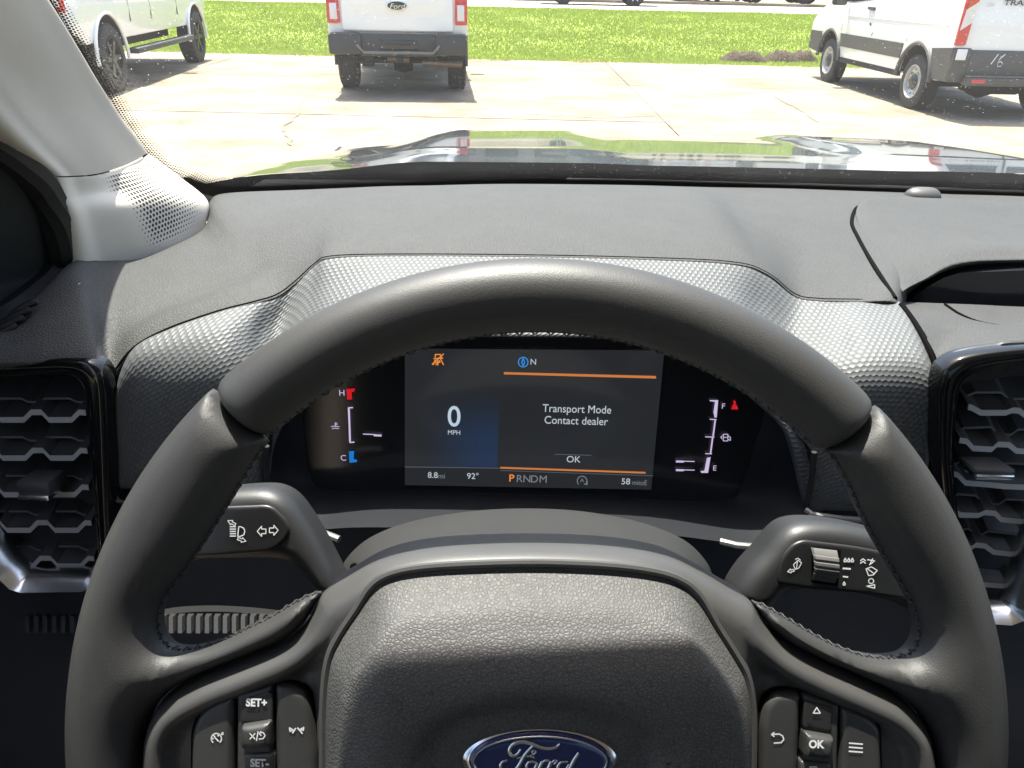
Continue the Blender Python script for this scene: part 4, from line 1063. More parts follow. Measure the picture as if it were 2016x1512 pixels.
# active display area
n = NT('display_glow'); c = n.coord('UV'); sp2 = n.n('ShaderNodeSeparateXYZ', {0: c})
box = lambda a, b, e, s: n.math('MULTIPLY', n.n('ShaderNodeMapRange', {0: s, 1: a-e, 2: a+e}, interpolation_type='SMOOTHSTEP').outputs[0], n.n('ShaderNodeMapRange', {0: s, 1: b+e, 2: b-e}, interpolation_type='SMOOTHSTEP').outputs[0])
blu = n.math('MULTIPLY', box(.20, .372, .006, sp2.outputs[0]) if False else n.math('MULTIPLY', n.n('ShaderNodeMapRange', {0: sp2.outputs[0], 1: .05, 2: .34}, interpolation_type='SMOOTHSTEP').outputs[0], n.math('LESS_THAN', sp2.outputs[0], .372)), n.math('MULTIPLY', n.n('ShaderNodeMapRange', {0: sp2.outputs[1], 1: .75, 2: .30}, interpolation_type='SMOOTHSTEP').outputs[0], n.math('GREATER_THAN', sp2.outputs[1], .145)))
k = 1/(2**EXPO)
ec = n.mixc(blu, tuple(x*k for x in srgb((36,38,41))), tuple(x*k for x in srgb((31,48,74))))
MT['glow'] = n.done(n.bsdf((.020,.021,.022), .11, 0, .6, emis=ec, estr=1.0))
q = [K(797,686,.0016), K(1308,690,.0016), K(1282,964,.0016), K(797,955,.0016)]
nx, ny = 12, 6; v = []; uv = []
for j in range(ny+1):
    for i in range(nx+1):
        a, b = i/nx, j/ny
        x = (q[3][0]*(1-a)+q[2][0]*a)*(1-b) + (q[0][0]*(1-a)+q[1][0]*a)*b; y = (q[3][1]*(1-a)+q[2][1]*a)*(1-b) + (q[0][1]*(1-a)+q[1][1]*a)*b
        v.append((x, y, .0016)); uv.append((a, b))
f = [(j*(nx+1)+i, j*(nx+1)+i+1, (j+1)*(nx+1)+i+1, (j+1)*(nx+1)+i) for j in range(ny) for i in range(nx)]
scr = mk('screen', v, f, MT['glow'], cl, uv=uv, local=True)
E = dict(w=emit('lit_white', (190,199,206)), g=emit('lit_grey', (120,126,132)), o=emit('lit_orange', (240,145,62)), lo=emit('lit_orange_line', (205,124,66)), b=emit('lit_blue', (60,150,230)), lav=emit('lit_lavender', (205,190,225)), r=emit('lit_red', (205,30,40)), bl=emit('lit_cyan_blue', (30,120,200)), dim=emit('lit_dim', (84,88,96)), num=emit('lit_number', (185,205,220)))
ZT = .0026
def ctext(s, px, py, cap, mat, sx=1.0, align='CENTER', bold=0.0, shear=0.0, sp=1.0, tilt=0.0, par=None, name='readout'):
    x, y = K(px, py, ZT)
    return put_text(s, cap*KPX/.70, E[mat], par or scr, Matrix.Translation((x, y, ZT)) @ Matrix.Rotation(-tilt, 4, 'Z'), sx=sx, align=align, bold=bold*KPX, shear=shear, spacing=sp, name=name)
def strokes(lst, wpx, mat, par=None, name='icon', z=ZT):
    m = MB()
    for pts in lst:
        P = [Vector((*K(x, y, z), z)) for x, y in pts]
        for a, b in zip(P, P[1:]):
            t_ = (b-a).normalized(); s = Vector((-t_.y, t_.x, 0))*wpx*KPX/2; e = t_*wpx*KPX*.3
            m.add([a-s-e, b-s+e, b+s+e, a+s-e], [(0,1,2,3)])
    return m.build(name, E[mat], par or scr, smooth=False, local=True)
def fillpoly(pts, mat, par=None, name='icon'):
    P = [K(x, y, ZT) for x, y in pts]
    return MB().prism(P, lambda u, w_, d: (u, w_, ZT+d), -.0004, 0.0).build(name, E[mat], par or scr, smooth=False, local=True)
tl = rad(.3)
ctext('0', 894, 822, 42, 'num', sx=.92, bold=.5, name='speed_readout'); ctext('MPH', 894, 852, 9.5, 'w', sx=.95)
ctext('Transport Mode', 1136, 806, 16, 'w', sx=.88, tilt=tl, name='message'); ctext('Contact dealer', 1134, 829, 16, 'w', sx=.90, tilt=tl, name='message')
ctext('OK', 1129, 905, 13.5, 'w', tilt=tl); ctext('N', 1050, 713, 11.5, 'w')
ctext('8.8', 852, 936, 12.5, 'w', sx=.95); ctext('mi', 862, 937.5, 11, 'g', align='LEFT', sx=.95); ctext('92°', 931, 938, 12.5, 'w')
ctext('P', 1007, 942, 15.5, 'o', bold=.15, name='gear_letter')
for i, ch in enumerate('RNDM'): ctext(ch, 1022.5+i*14.8+(2.5 if ch == 'M' else 0), 943+.4*i, 15.5, 'g', name='gear_letter')
ctext('58', 1232, 948.5, 13, 'w'); ctext('mitoE', 1244, 950.5, 10.5, 'g', align='LEFT', sx=.86)
ci = lambda cx, cy, r, a0, a1, n_=20: [(cx+r*math.cos(a), cy+r*math.sin(a)) for a in np.linspace(a0, a1, n_)]
strokes([ci(1030,713,9.5,0,2*math.pi), [(1030,706),(1033,713),(1030,720),(1027,713),(1030,706)]], 1.8, 'b', name='compass_icon')
ctext('A', 1146, 946, 8, 'g'); strokes([ci(1146,947,9.5,2.4,2*math.pi+.7), [(1150,953),(1156,954),(1156,948)]], 1.7, 'g', name='start_stop_icon')
strokes([[(851,717),(873,697)], [(857,703),(857,698),(867,698),(869,704)], [(854,706),(872,705)], [(857,708),(853,718)], [(867,706),(873,718)], [(862,708),(862,719)], [(857,714),(867,713)], [(858,718),(866,710)]], 2.0, 'o', name='lane_warning_icon')
fillpoly([(992,732.8),(1291,740.5),(1292,745.3),(992,737.0)], 'lo', name='message_rule'); fillpoly([(985,919.5),(1271,929.5),(1271,932.5),(985,922.5)], 'lo', name='message_rule')
fillpoly([(797,918.6),(985,921.5),(985,922.6),(797,919.9)], 'dim', name='divider'); fillpoly([(1094,894),(1162,896),(1166,898),(1162,897.2),(1094,895.2),(1090,897)], 'dim', name='divider')
fillpoly([(985,926),(1286,936.5),(1286,937.5),(985,927)], 'dim', name='divider')
# temperature gauge
tg_ = strokes([[(694,802.5),(686,803),(689,871),(697,870.5)]], 2.6, 'lav', cl, 'temperature_gauge')
ctext('H', 673, 774, 12, 'lav', par=tg_, name='gauge_letter'); ctext('C', 676, 902, 12, 'lav', par=tg_, name='gauge_letter')
fillpoly([(682,766),(699,765),(697,771),(692,772),(693,786),(684,787)], 'r', tg_, 'hot_mark'); fillpoly([(687,889),(697,888),(696,904),(703,906),(702,910),(688,911)], 'bl', tg_, 'cold_mark')
strokes([[(687,806),(689,868)]], 3.6, 'lav', tg_, 'gauge_bar', ZT+.0002)
strokes([[(715,854.5),(738,855.5)]], 2, 'lav', tg_, 'needle_mark'); strokes([[(737,857),(750,857.5)]], 4, 'lav', tg_, 'needle_mark')
strokes([[(660,832),(660,840)], [(660,833),(664,833)], [(660,836),(664,836)], [(652,840),(656,839),(668,840)], [(654,844),(660,843),(667,844)]], 1.4, 'lav', tg_, 'coolant_icon')
# fuel gauge
fg = strokes([[(1408,828),(1404,858)], [(1403,862),(1399,892)]], 3.0, 'lav', cl, 'fuel_gauge')
ctext('F', 1424, 800, 11, 'lav', par=fg, name='gauge_letter'); ctext('E', 1407, 922, 11, 'lav', par=fg, name='gauge_letter')
fillpoly([(1397,788),(1414,788),(1411,822),(1407,822),(1405,812),(1408,791),(1398,790)], 'lav', fg, 'gauge_bar')
fillpoly([(1379,928),(1387,927),(1392,902),(1399,900),(1394,931),(1381,931)], 'lav', fg, 'gauge_bar')
strokes([[(1398,825.5),(1410,826)], [(1389,860),(1406,860.5)], [(1389,893),(1401,893.5)]], 2.0, 'lav', fg, 'tick_mark')
for y in (908, 925): strokes([[(1344,y),(1367,y+.5)]], 1.9, 'lav', fg, 'needle_mark'); strokes([[(1332,y+.5),(1345,y+.8)]], 4.2, 'lav', fg, 'needle_mark')
strokes([[(1424,868),(1424,855),(1433,855),(1433,868),(1424,868)], [(1424,861),(1433,861)], [(1433,858),(1438,861),(1438,867),(1434,865)], [(1422,858),(1419,861),(1422,864)]], 1.5, 'lav', fg, 'fuel_icon')
fillpoly([(1446,788),(1449,791),(1448,795),(1452,800),(1453,806),(1440,806),(1442,799),(1445,795),(1444,791)], 'r', fg, 'seat_belt_icon')
# shroud: from the trim's inner edge to the panel
OUT = [(527,962,.50),(525,880,.505),(552,800,.515),(610,735,.522),(690,690,.527),(800,668,.529),(1050,664,.529),(1300,672,.529),(1400,700,.527),(1490,765,.522),(1565,850,.512),(1600,900,.505),(1588,1000,.503),(1500,1068,.47),(1300,1052,.455),(1040,1040,.455),(720,1038,.455),(600,1036,.47)]
INN = [(606,940),(596,880),(592,810),(598,745),(660,695),(800,682),(1050,678),(1300,684),(1420,692),(1495,720),(1512,800),(1490,880),(1466,955),(1432,990),(1240,985),(1040,979),(840,973),(640,967)]
ro_ = [D(*q) for q in OUT]; ri_ = [CM @ Vector((*K(x+(1040-x)*.012, y+(830-y)*.03, .0012), .0012)) for x, y in INN]
mid = [a.lerp(b, .5) + Vector((0,.006,0)) for a, b in zip(ro_, ri_)]
cl3 = lambda L: L + [L[0]]
v, f, uv, _ = loft([cl3(ro_), cl3(mid), cl3(ri_)], 5, 5, closed=True)
mk('shroud', v, f, MT['cavity'], cl)
MB().tube(spline([D(525,878,.503), D(524,920,.502), D(529,962,.499)], 4), .0022, 6).build('shroud_edge', MT['stalk'], cl)
MB().tube(spline([D(1603,890,.503), D(1597,950,.501), D(1586,1004,.498)], 4), .0022, 6).build('shroud_edge', MT['stalk'], cl)

# ================================================================== AIR VENTS
def vent(label, origin, tilt, frame_out, frame_in, slatsA, slatsB, chrome, tab, lip):
    M4 = basis(origin, (1,0,0), (0,math.sin(tilt),math.cos(tilt)), (0,-math.cos(tilt),math.sin(tilt)))
    t = thing('air_vent', label, 'air vent', M4, group='dashboard air vents'); V_ = planar(M4)
    po = [Vector(V_(*q)) for q in frame_out]; pi_ = [Vector(V_(*q)) for q in frame_in]
    # frame: bevelled open band between outer and inner outline
    sec = lambda a, b, k, z: Vector((*(a.lerp(b, k)), z))
    rows = [[sec(a, b, k, z) for a, b in zip(po, pi_)] for k, z in ((0,-.012),(0,-.002),(.12,.004),(.55,.005),(.85,.001),(1.0,-.004),(1.0,-.045))]
    v, f, uv, _ = loft(rows, 6, 4); mk('frame', v, f, MT['gloss'], t, local=True, angle=40)
    xs = [p.x for p in pi_]; ys = [p.y for p in pi_]
    MB().box((min(xs)-.01, min(ys)-.012, -.060), (max(xs)+.012, max(ys)+.005, -.046)).build('duct', MT['blk'], t, local=True)
    def slat(pts, z, th, dep, drop, mat, lm):
        P = [Vector((*V_(x, y, z), z)) for x, y in pts]
        m = MB()
        n_ = len(P)
        vv = []
        for p in P: vv += [p + Vector((0,th/2,0)), p - Vector((0,th/2,0)), p + Vector((0,th/2+drop,-dep)), p + Vector((0,-th/2+drop,-dep))]
        ff = []
        for i in range(n_-1):
            a, b = 4*i, 4*i+4; ff += [(a,a+1,b+1,b),(a+2,a,b,b+2),(a+1,a+3,b+3,b+1),(a+3,a+2,b+2,b+3)]
        ff += [(0,2,3,1), (4*n_-4,4*n_-3,4*n_-1,4*n_-2)]
        m.add(vv, ff); s = m.build('slat', mat, t, smooth=False, local=True)
        m = MB(); vv = []
        for p in P: vv += [p + Vector((0,th/2,.0008)), p - Vector((0,th/2,-.0008))]
        m.add(vv, [(2*i,2*i+1,2*i+3,2*i+2) for i in range(n_-1)]); m.build('slat_lip', lm, s, smooth=False, local=True)
    for p in slatsA: slat(p, -.012, .0044, .022, .010, MT['ventdark'], MT['slat'])
    for p in slatsB: slat(p, -.022, .0016, .020, .012, MT['ventdark'], MT['slatb'])
    c3 = [Vector((*V_(x, y, .004), .004)) for x, y in chrome]
    m = MB(); hw = .0062
    for i in range(len(c3)-1):
        pass
    vv = []; n_ = len(c3)
    for i, p in enumerate(c3):
        t_ = (c3[min(i+1,n_-1)]-c3[max(i-1,0)]).normalized(); s = Vector((-t_.y, t_.x, 0))*hw
        vv += [p+s+Vector((0,0,-.016)), p+s*.95+Vector((0,0,-.009)), p+s*.2+Vector((0,0,.0)), p-s*.6+Vector((0,0,.006)), p-s+Vector((0,0,.003)), p-s+Vector((0,0,-.012))]
    ff = [(6*i+k, 6*i+k+1, 6*i+7+k, 6*i+6+k) for i in range(n_-1) for k in range(5)]
    m.add(vv, ff).build('chrome_strip', MT['chrome'], t, local=True, angle=50)
    (x0, y0), (x1, y1) = V_(*tab[0], .004), V_(*tab[1], .004); y0, y1 = min(y0,y1), max(y0,y1)
    kb = MB().box((x0, y0+.003, -.014), (x1, y1, .010), bev=.0025).build('tab', MT['ventdark'], t, local=True)
    MB().box((x0+.0008, y0, -.006), (x1-.0008, y0+.0042, .0112), bev=.0012).build('tab_edge', MT['chrome'], kb, local=True)
    return t
A_ = []
for y, x0, off in ((826,-60,0),(901,-55,3),(973,-48,6),(1043,-10,12),(1113,34,18)):
    p = []
    for k in (-1, 0, 1, 2):
        b = off + k*94
        p += [(b+3,y),(b+48,y),(b+63,y-15),(b+83,y-15)]
    p = sorted([q for q in p if x0 <= q[0] <= 172+off]); 
    if x0 > 0: p = [(x0-1, y-16)] + p
    p += [(170+off*.9, y-14)]; A_.append(p)
B_ = []
for y, off in ((784,0),(860,3),(936,6),(1006,12),(1075,18)):
    B_.append([(-50+off,y),(43+off,y),(57+off,y+7),(80+off,y+7),(90+off,y),(138+off,y),(153+off,y+7),(170+off*.9,y+7)])
vent('gloss black air vent with satin chrome lower edge at the far left of the dashboard', PY(100, 920, .452), rad(10),
    [(-180,712),(-60,706),(60,704),(150,704),(190,712),(210,738),(217,800),(222,1000),(226,1120),(222,1190)], [(-180,752),(-60,747),(60,740),(125,737),(152,748),(166,775),(172,830),(186,1000),(194,1110),(190,1170)],
    A_, B_, [(-78,1000),(-38,1062),(2,1116),(34,1146),(48,1150),(166,1148),(180,1142),(192,1122)], [(38,942),(110,978)], None)
rA = [[(1905,800),(1914,803),(1930,812),(1980,812),(1992,807),(2005,808),(2016,816),(2060,820),(2100,815)], [(1888,866),(1902,868),(1915,882),(1952,884),(1963,874),(1985,875),(2000,887),(2050,890),(2100,880)], [(1872,931),(1884,934),(1900,950),(1950,954),(1980,957),(2050,960),(2100,950)],
      [(1866,1000),(1880,1007),(1890,1013),(1925,1014),(1938,1008),(1958,1010),(1970,1022),(2010,1026),(2022,1014)], [(1880,1082),(1912,1078),(1920,1072),(1938,1074),(1955,1086),(1990,1090),(2006,1078)], [(1890,1148),(1940,1150),(1980,1153),(1994,1142)]]
rB = [[(1900,780),(1920,772),(1970,772),(1985,785),(2010,785),(2080,775)], [(1885,850),(1897,842),(1950,840),(1965,855),(1990,855),(2003,845),(2080,845)], [(1875,914),(1890,908),(2000,912),(2080,918)], [(1865,985),(1885,972),(1920,975),(1935,990),(1965,992),(1980,982),(2040,985)], [(1880,1045),(1905,1040),(1925,1055),(1945,1045),(2010,1052)]]
vent('gloss black air vent in shade at the right edge, beside the centre screen', PY(1960, 930, .452), rad(10),
    [(1880,1215),(1866,1100),(1846,920),(1842,800),(1848,740),(1862,716),(1895,698),(1960,686),(2040,680),(2200,680)], [(1915,1205),(1898,1100),(1878,920),(1884,800),(1893,762),(1910,742),(1940,730),(1985,722),(2050,718),(2200,718)],
    rA, rB, [(1930,1210),(1984,1214),(2000,1208),(2008,1194),(2022,1150),(2046,1074),(2066,1000)], [(1912,916),(1987,938)], None)

# ================================================================== CENTRE SCREEN
cs = thing('centre_screen', 'hooded black centre screen on the dashboard at the right edge', 'screen', loc=D(1900, 540, .70))
rows = [[(1690,409,.925),(1745,401,.95),(1850,404,.955),(2016,412,.955),(2350,425,.94)], [(1681,438,.865),(1750,432,.875),(1860,436,.88),(2016,446,.88),(2350,455,.87)], [(1702,488,.77),(1785,480,.775),(1880,480,.78),(2016,486,.78),(2350,492,.77)], [(1738,545,.685),(1800,520,.705),(1880,503,.72),(2016,500,.725),(2350,503,.72)], [(1768,588,.630),(1815,560,.660),(1880,528,.69),(2016,521,.70),(2350,524,.69)], [(1772,592,.627),(1818,567,.655),(1884,537,.684),(2016,530,.694),(2350,533,.69)], [(1776,592,.632),(1820,568,.662),(1886,541,.692),(2016,534,.702),(2350,537,.70)]]
P = [[D(*q) for q in r] for r in rows]
P = [[q + Vector((0,.01,-.02)) for q in P[0]]] + P
P = [[r[0] + Vector((-.001,.0,-.015))] + [r[0]+Vector((0,0,.005))] + [r[0].lerp(r[1], .12)+Vector((0,0,.009))] + [q + Vector((0,0,.008)) for q in r[1:]] for r in P]
v, f, uv, _ = loft(P, 6, 6); mk('hood', v, f, MT['pad'], cs)
MB().tube(spline([onpad(x, y) for x, y in ((1700,404),(1684,412),(1677,440),(1690,470),(1708,503),(1736,548),(1762,588))], 5), .0020, 8).build('seam', MT['gap'], cs)
MB().tube(spline([D(*q) for q in ((1774,600,.594),(1806,645,.56),(1840,708,.523),(1848,760,.508),(1846,840,.500),(1822,1000,.496))], 5), .0024, 8).build('gap_filler', MT['gap'], cs)
MB().tube([D(1878,408,.95)+Vector((0,0,.0045)), D(1950,445,.87)+Vector((0,0,.0045)), D(2020,490,.775)+Vector((0,0,.0045)), D(2090,540,.69)+Vector((0,0,.0045))], .0012, 6).build('panel_joint', MT['gap'], cs)
q = [(1785,594),(1822,566),(1858,547),(1890,538),(2016,533),(2350,536),(2350,618),(2016,606)]
MB().prism([(D(x, y, .685).x, D(x, y, .685).z) for x, y in q], lambda u, w_, d: (u, .685*KD+d+.10*(w_-1.31), w_), .0, .01).build('screen_glass', MT['cglass'], cs)
rows = [[(1768,594,.635),(1850,597,.645),(1930,600,.655),(2016,604,.66),(2350,616,.65)], [(1800,630,.575),(1860,628,.59),(1930,630,.60),(2016,634,.605),(2350,640,.60)], [(1835,685,.53),(1870,670,.545),(1930,660,.55),(2016,656,.555),(2350,660,.55)], [(1846,722,.515),(1868,704,.515),(1905,692,.515),(2016,679,.515),(2350,676,.515)], [(1842,790,.513),(1866,770,.52),(1900,760,.53),(2016,740,.53),(2350,740,.53)]]
v, f, uv, _ = loft([[D(*q) for q in r] for r in rows], 6, 6); mk('lower_surround', v, f, MT['pad'], cs)
MB().tube(spline([D(*q) for q in ((1846,724,.510),(1868,703,.511),(1900,691,.511),(1960,682,.511),(2016,676,.511),(2350,672,.511))], 5), .0022, 8).build('trim_line', MT['col'], cs)
MB().tube(spline([D(*q) for q in ((1860,598,.64),(1890,618,.61),(1930,634,.595),(1985,643,.59),(2060,650,.59))], 5), .0009, 6).build('panel_joint', MT['gap'], cs)
# light sensor dome on the dash near the glass
m = MB(); c = D(1817, 382, .985)
for j in range(6):
    pass
pv, pf = pillow(ellipse(0, 0, .022, .015), .012, .014, .004, 0, .004)
tag(mk('light_sensor', [c + Vector((q.x, q.y, q.z-.004)) for q in pv], pf, MT['sensor'] if 'sensor' in MT else MT['slat']), 'small pale grey sensor dome at the base of the windscreen', 'sensor')
# passenger half of the dashboard and the firewall behind it
MB().box((.50,.47,.78),(1.19,.86,1.285), bev=.03).build('passenger_dash', MT['dark'], dash)
MB().box((-.44,.84,.52),(1.20,.88,1.27)).build('firewall', MT['blk'], dash)
# ================================================================== STEERING COLUMN AND STALKS
WO = PD(1055, 1425, .307)
WMX = basis(WO, RIGHT, UP0, -FW)
Wp = planar(WMX)
def W3(px, py, z): return Vector((*Wp(px, py, z), z))
WPX = .307/FPX
def wpoly(pts, z=0.0, k=5, closed=True):
    P = [Wp(x, y, z) for x, y in pts]
    if not closed: return P
    n_ = len(P); return [tuple(q) for q in cr(np.array([P[-1]] + P + [P[0], P[1]]), np.linspace(1, n_+1, n_*k+1)[:-1])]
co = thing('steering_column', 'dark grey moulded steering column cover between wheel and display', 'column cover', WMX @ Matrix.Translation((0, 0, -.05)))
def colrow(pts, z): return [WMX @ W3(x, y, z) for x, y in pts]
rows = [colrow([(655,1190),(662,1140),(690,1090),(740,1052),(820,1024),(930,1006),(1040,1001),(1150,1007),(1260,1028),(1345,1062),(1392,1108),(1405,1150),(1408,1200)], -.155),
        colrow([(655,1200),(668,1135),(694,1090),(745,1054),(825,1027),(930,1010),(1040,1005),(1150,1011),(1260,1032),(1342,1064),(1388,1108),(1402,1150),(1406,1200)], -.148),
        colrow([(670,1215),(688,1150),(715,1110),(765,1080),(840,1055),(935,1040),(1040,1036),(1145,1042),(1250,1062),(1325,1092),(1368,1128),(1385,1165),(1390,1215)], -.11),
        colrow([(690,1240),(705,1170),(735,1135),(785,1105),(855,1082),(945,1068),(1040,1064),(1140,1070),(1240,1090),(1310,1118),(1350,1150),(1368,1185),(1375,1240)], -.075),
        colrow([(700,1260),(715,1200),(745,1165),(795,1135),(865,1112),(950,1098),(1040,1094),(1135,1100),(1230,1120),(1300,1146),(1340,1178),(1358,1215),(1365,1260)], -.062)]
v, f, uv, _ = loft(rows, 6, 8); mk('upper_shell', v, f, MT['col'], co)
MB().tube([WMX @ W3(697, 1116, -.085), WMX @ W3(697, 1118, -.079)], .0022, 12).build('screw', MT['gap'], co)
low = [[WMX @ W3(x, y, z) for x, y in ((690,1245),(850,1245),(1040,1245),(1230,1245),(1372,1245))] for z in (-.15,-.06)]
MB().box(tuple(WMX.inverted() @ WMX @ Vector((-.07,.0,-.16))), (.07, .04, -.05), bev=.01).build('lower_shell', MT['dark'], thing('column_core', 'shaded steering column core behind the wheel hub', 'column', WMX), local=True) if False else None

def stalk(name, label, body_pts, arm_pts, face_pts, zb, zf, h):
    t = thing(name, label, 'stalk', WMX @ Matrix.Translation((0, 0, zb)))
    Pl = wpoly(body_pts, zb, 4); v, f = pillow(Pl, h, h*.9, .0025, 0, .016); mk('lever', v, f, MT['stalk'], t, local=True)
    Pf = round_poly([Wp(x, y, zb+h) for x, y in face_pts], .005); v, f = pillow(Pf, .0014, .002, .0022, h-.0002, .006); fc = mk('face', v, f, MT['stalkface'], t, local=True)
    return t, fc, h+.0016
def sk_strokes(t, lst, z, wpx, zb, mat='white', name='symbol'):
    m = MB(); sc = (.307-zb)/FPX
    for pts in lst:
        P = [Vector((*Wp(x, y, zb+z), z)) for x, y in pts]
        for a, b in zip(P, P[1:]):
            t_ = (b-a).normalized(); s = Vector((-t_.y, t_.x, 0))*wpx*sc/2; e = t_*wpx*sc*.3
            m.add([a-s-e, b-s+e, b+s+e, a+s-e], [(0,1,2,3)])
    return m.build(name, MT[mat], t, smooth=False, local=True)
def arrow(cx, cy, w, h, d, rot=0.0):
    p = [(-w/2,0),(0,-h),(0,-h*.45),(w/2,-h*.45),(w/2,h*.45),(0,h*.45),(0,h),(-w/2,0)]
    if d > 0: p = [(-a, b) for a, b in p]
    c, s = math.cos(rot), math.sin(rot); return [(cx+a*c-b*s, cy+a*s+b*c) for a, b in p]
zb = -.085
t, fc, zz = stalk('indicator_stalk', 'black turn signal stalk with arrow and headlamp symbols on the left', [(330,985),(420,966),(500,958),(545,962),(580,985),(615,1035),(648,1095),(672,1150),(660,1172),(630,1165),(592,1118),(560,1100),(480,1098),(400,1100),(330,1110)], None,
    [(340,1000),(430,997),(535,993),(562,1020),(573,1040),(566,1062),(536,1086),(440,1094),(340,1096)], zb, None, .010)
sk_strokes(fc, [arrow(515,1046,17,10,-1), arrow(539,1044,17,10,1)], zz, 1.8, zb, name='arrow_symbol')
sk_strokes(fc, [[(470,1037),(474,1037),(480,1040),(482,1046),(480,1053),(473,1056),(468,1056),(470,1037)]] + [[(453,1037+i*4.6),(464,1037+i*4.6)] for i in range(5)], zz, 2.0, zb, name='headlamp_symbol')
sk_strokes(fc, [arrow(456,1029,17,5,-1,.5), arrow(476,1063,17,5,1,.3)], zz, 1.5, zb, name='flash_symbol')
t, fc, zz = stalk('wiper_stalk', 'black wiper stalk with grey thumb roller and washer symbols on the right', [(1442,1168),(1462,1125),(1500,1082),(1532,1044),(1560,1028),(1600,1024),(1660,1030),(1740,1048),(1800,1070),(1800,1190),(1740,1178),(1680,1166),(1600,1158),(1545,1162),(1510,1195),(1470,1200)], None,
    [(1530,1128),(1538,1095),(1560,1070),(1580,1062),(1680,1074),(1790,1095),(1790,1182),(1700,1168),(1600,1160),(1530,1150)], zb, None, .010)
# thumb roller: its own ridged drum in a dark slot
Pf = round_poly([Wp(x, y, zb+zz) for x, y in ((1598,1074),(1658,1080),(1652,1156),(1596,1148))], .0015); v, f = pillow(Pf, .0006, .001, .002, zz-.0008, .003); mk('roller_slot', v, f, MT['gap'], t, local=True)
a0, a1 = Vector(Wp(1602,1080,zb+zz+.004)), Vector(Wp(1654,1086,zb+zz+.004)); b0, b1 = Vector(Wp(1603,1144,zb+zz+.004)), Vector(Wp(1650,1151,zb+zz+.004))
m = MB(); nn_ = 48
for i in range(nn_):
    s = i/(nn_-1); l = a0.lerp(b0, s); r_ = a1.lerp(b1, s); z = zz + .0052*math.sin(math.pi*(.06+.88*s))**.7 + (.0007 if (s*5.2) % 1 < .55 and .12 < s < .8 else 0)
    m.v += [Vector((*l, z-.0014)), Vector((*l.lerp(r_, .05), z)), Vector((*l.lerp(r_, .95), z)), Vector((*r_, z-.0014))]
    if i:
        k = 4*i
        for j in range(3): m.f.append((k-4+j, k-3+j, k+1+j, k+j)[::-1]); m.m.append(0)
m.build('thumb_roller', MT['roller'] if 'roller' in MT else MT['col'], t, local=True, angle=25)
drop = lambda x, y, k: [(x,y-4*k),(x+2.4*k,y+1*k),(x+1.6*k,y+3*k),(x-1.6*k,y+3*k),(x-2.4*k,y+1*k),(x,y-4*k)]
sk_strokes(fc, [drop(1664,1103,1.0), drop(1671,1103,1.0), drop(1678,1103,1.0), drop(1662,1149,.9)], zz, 2.2, zb, name='drop_symbol')
sk_strokes(fc, [[(1660,1119),(1674,1120)]], zz, 3.2, zb, name='speed_mark'); sk_strokes(fc, [[(1660,1135),(1669,1136)]], zz, 2.6, zb, name='speed_mark')
sk_strokes(fc, [[(1562,1112),(1571,1103),(1578,1108),(1573,1118),(1566,1121),(1562,1112)], [(1570,1106),(1568,1119)], [(1566,1101),(1571,1099),(1576,1103)], arrow(1557,1124,13,4,-1,-.2)], zz, 1.6, zb, name='washer_symbol')
sk_strokes(fc, [[(1694,1104),(1699,1100),(1704,1104)], [(1694,1109),(1699,1105),(1704,1109)], [(1708,1102),(1722,1104),(1712,1112),(1718,1100)], [(1705,1120),(1716,1116),(1727,1123),(1719,1132),(1710,1133),(1705,1120)], [(1708,1120),(1722,1130)], ci(1715,1144,5,0,2*math.pi,12), [(1706,1154),(1722,1151),(1722,1158),(1706,1154)]], zz, 1.9, zb, name='wiper_symbol')

# ================================================================== STEERING WHEEL
sw = thing('steering_wheel', 'black leather steering wheel with airbag pad and button clusters', 'steering wheel', WMX)
RC, RT = .1749, .0151
def arcpt(a, r): return (r*math.cos(a), r*math.sin(a))
aL = math.atan2(*reversed(Wp(478, 818))); aR = math.atan2(*reversed(Wp(1672, 838)))
# upper rim: smooth leather arc between the two seams
m = MB(); NA, NS = 150, 40
for i in range(NA):
    s = i/(NA-1); a = aL + (aR-aL)*s
    e = min(s, 1-s)*abs(aR-aL)*RC            # metres from the seam
    k = 1 - .30*math.exp(-(e/.0016)**1.0) if e < .02 else 1.0
    for j in range(NS):
        w = 2*math.pi*j/NS; rr = RC + RT*k*math.cos(w)*1.0; z = RT*1.02*k*math.sin(w)
        m.v.append(Vector((rr*math.cos(a), rr*math.sin(a), z)))
    if i:
        for j in range(NS): m.f.append(((i-1)*NS+j, i*NS+j, i*NS+(j+1)%NS, (i-1)*NS+(j+1)%NS)); m.m.append(0)
m.build('rim_upper', MT['rim'], sw, local=True, angle=180)
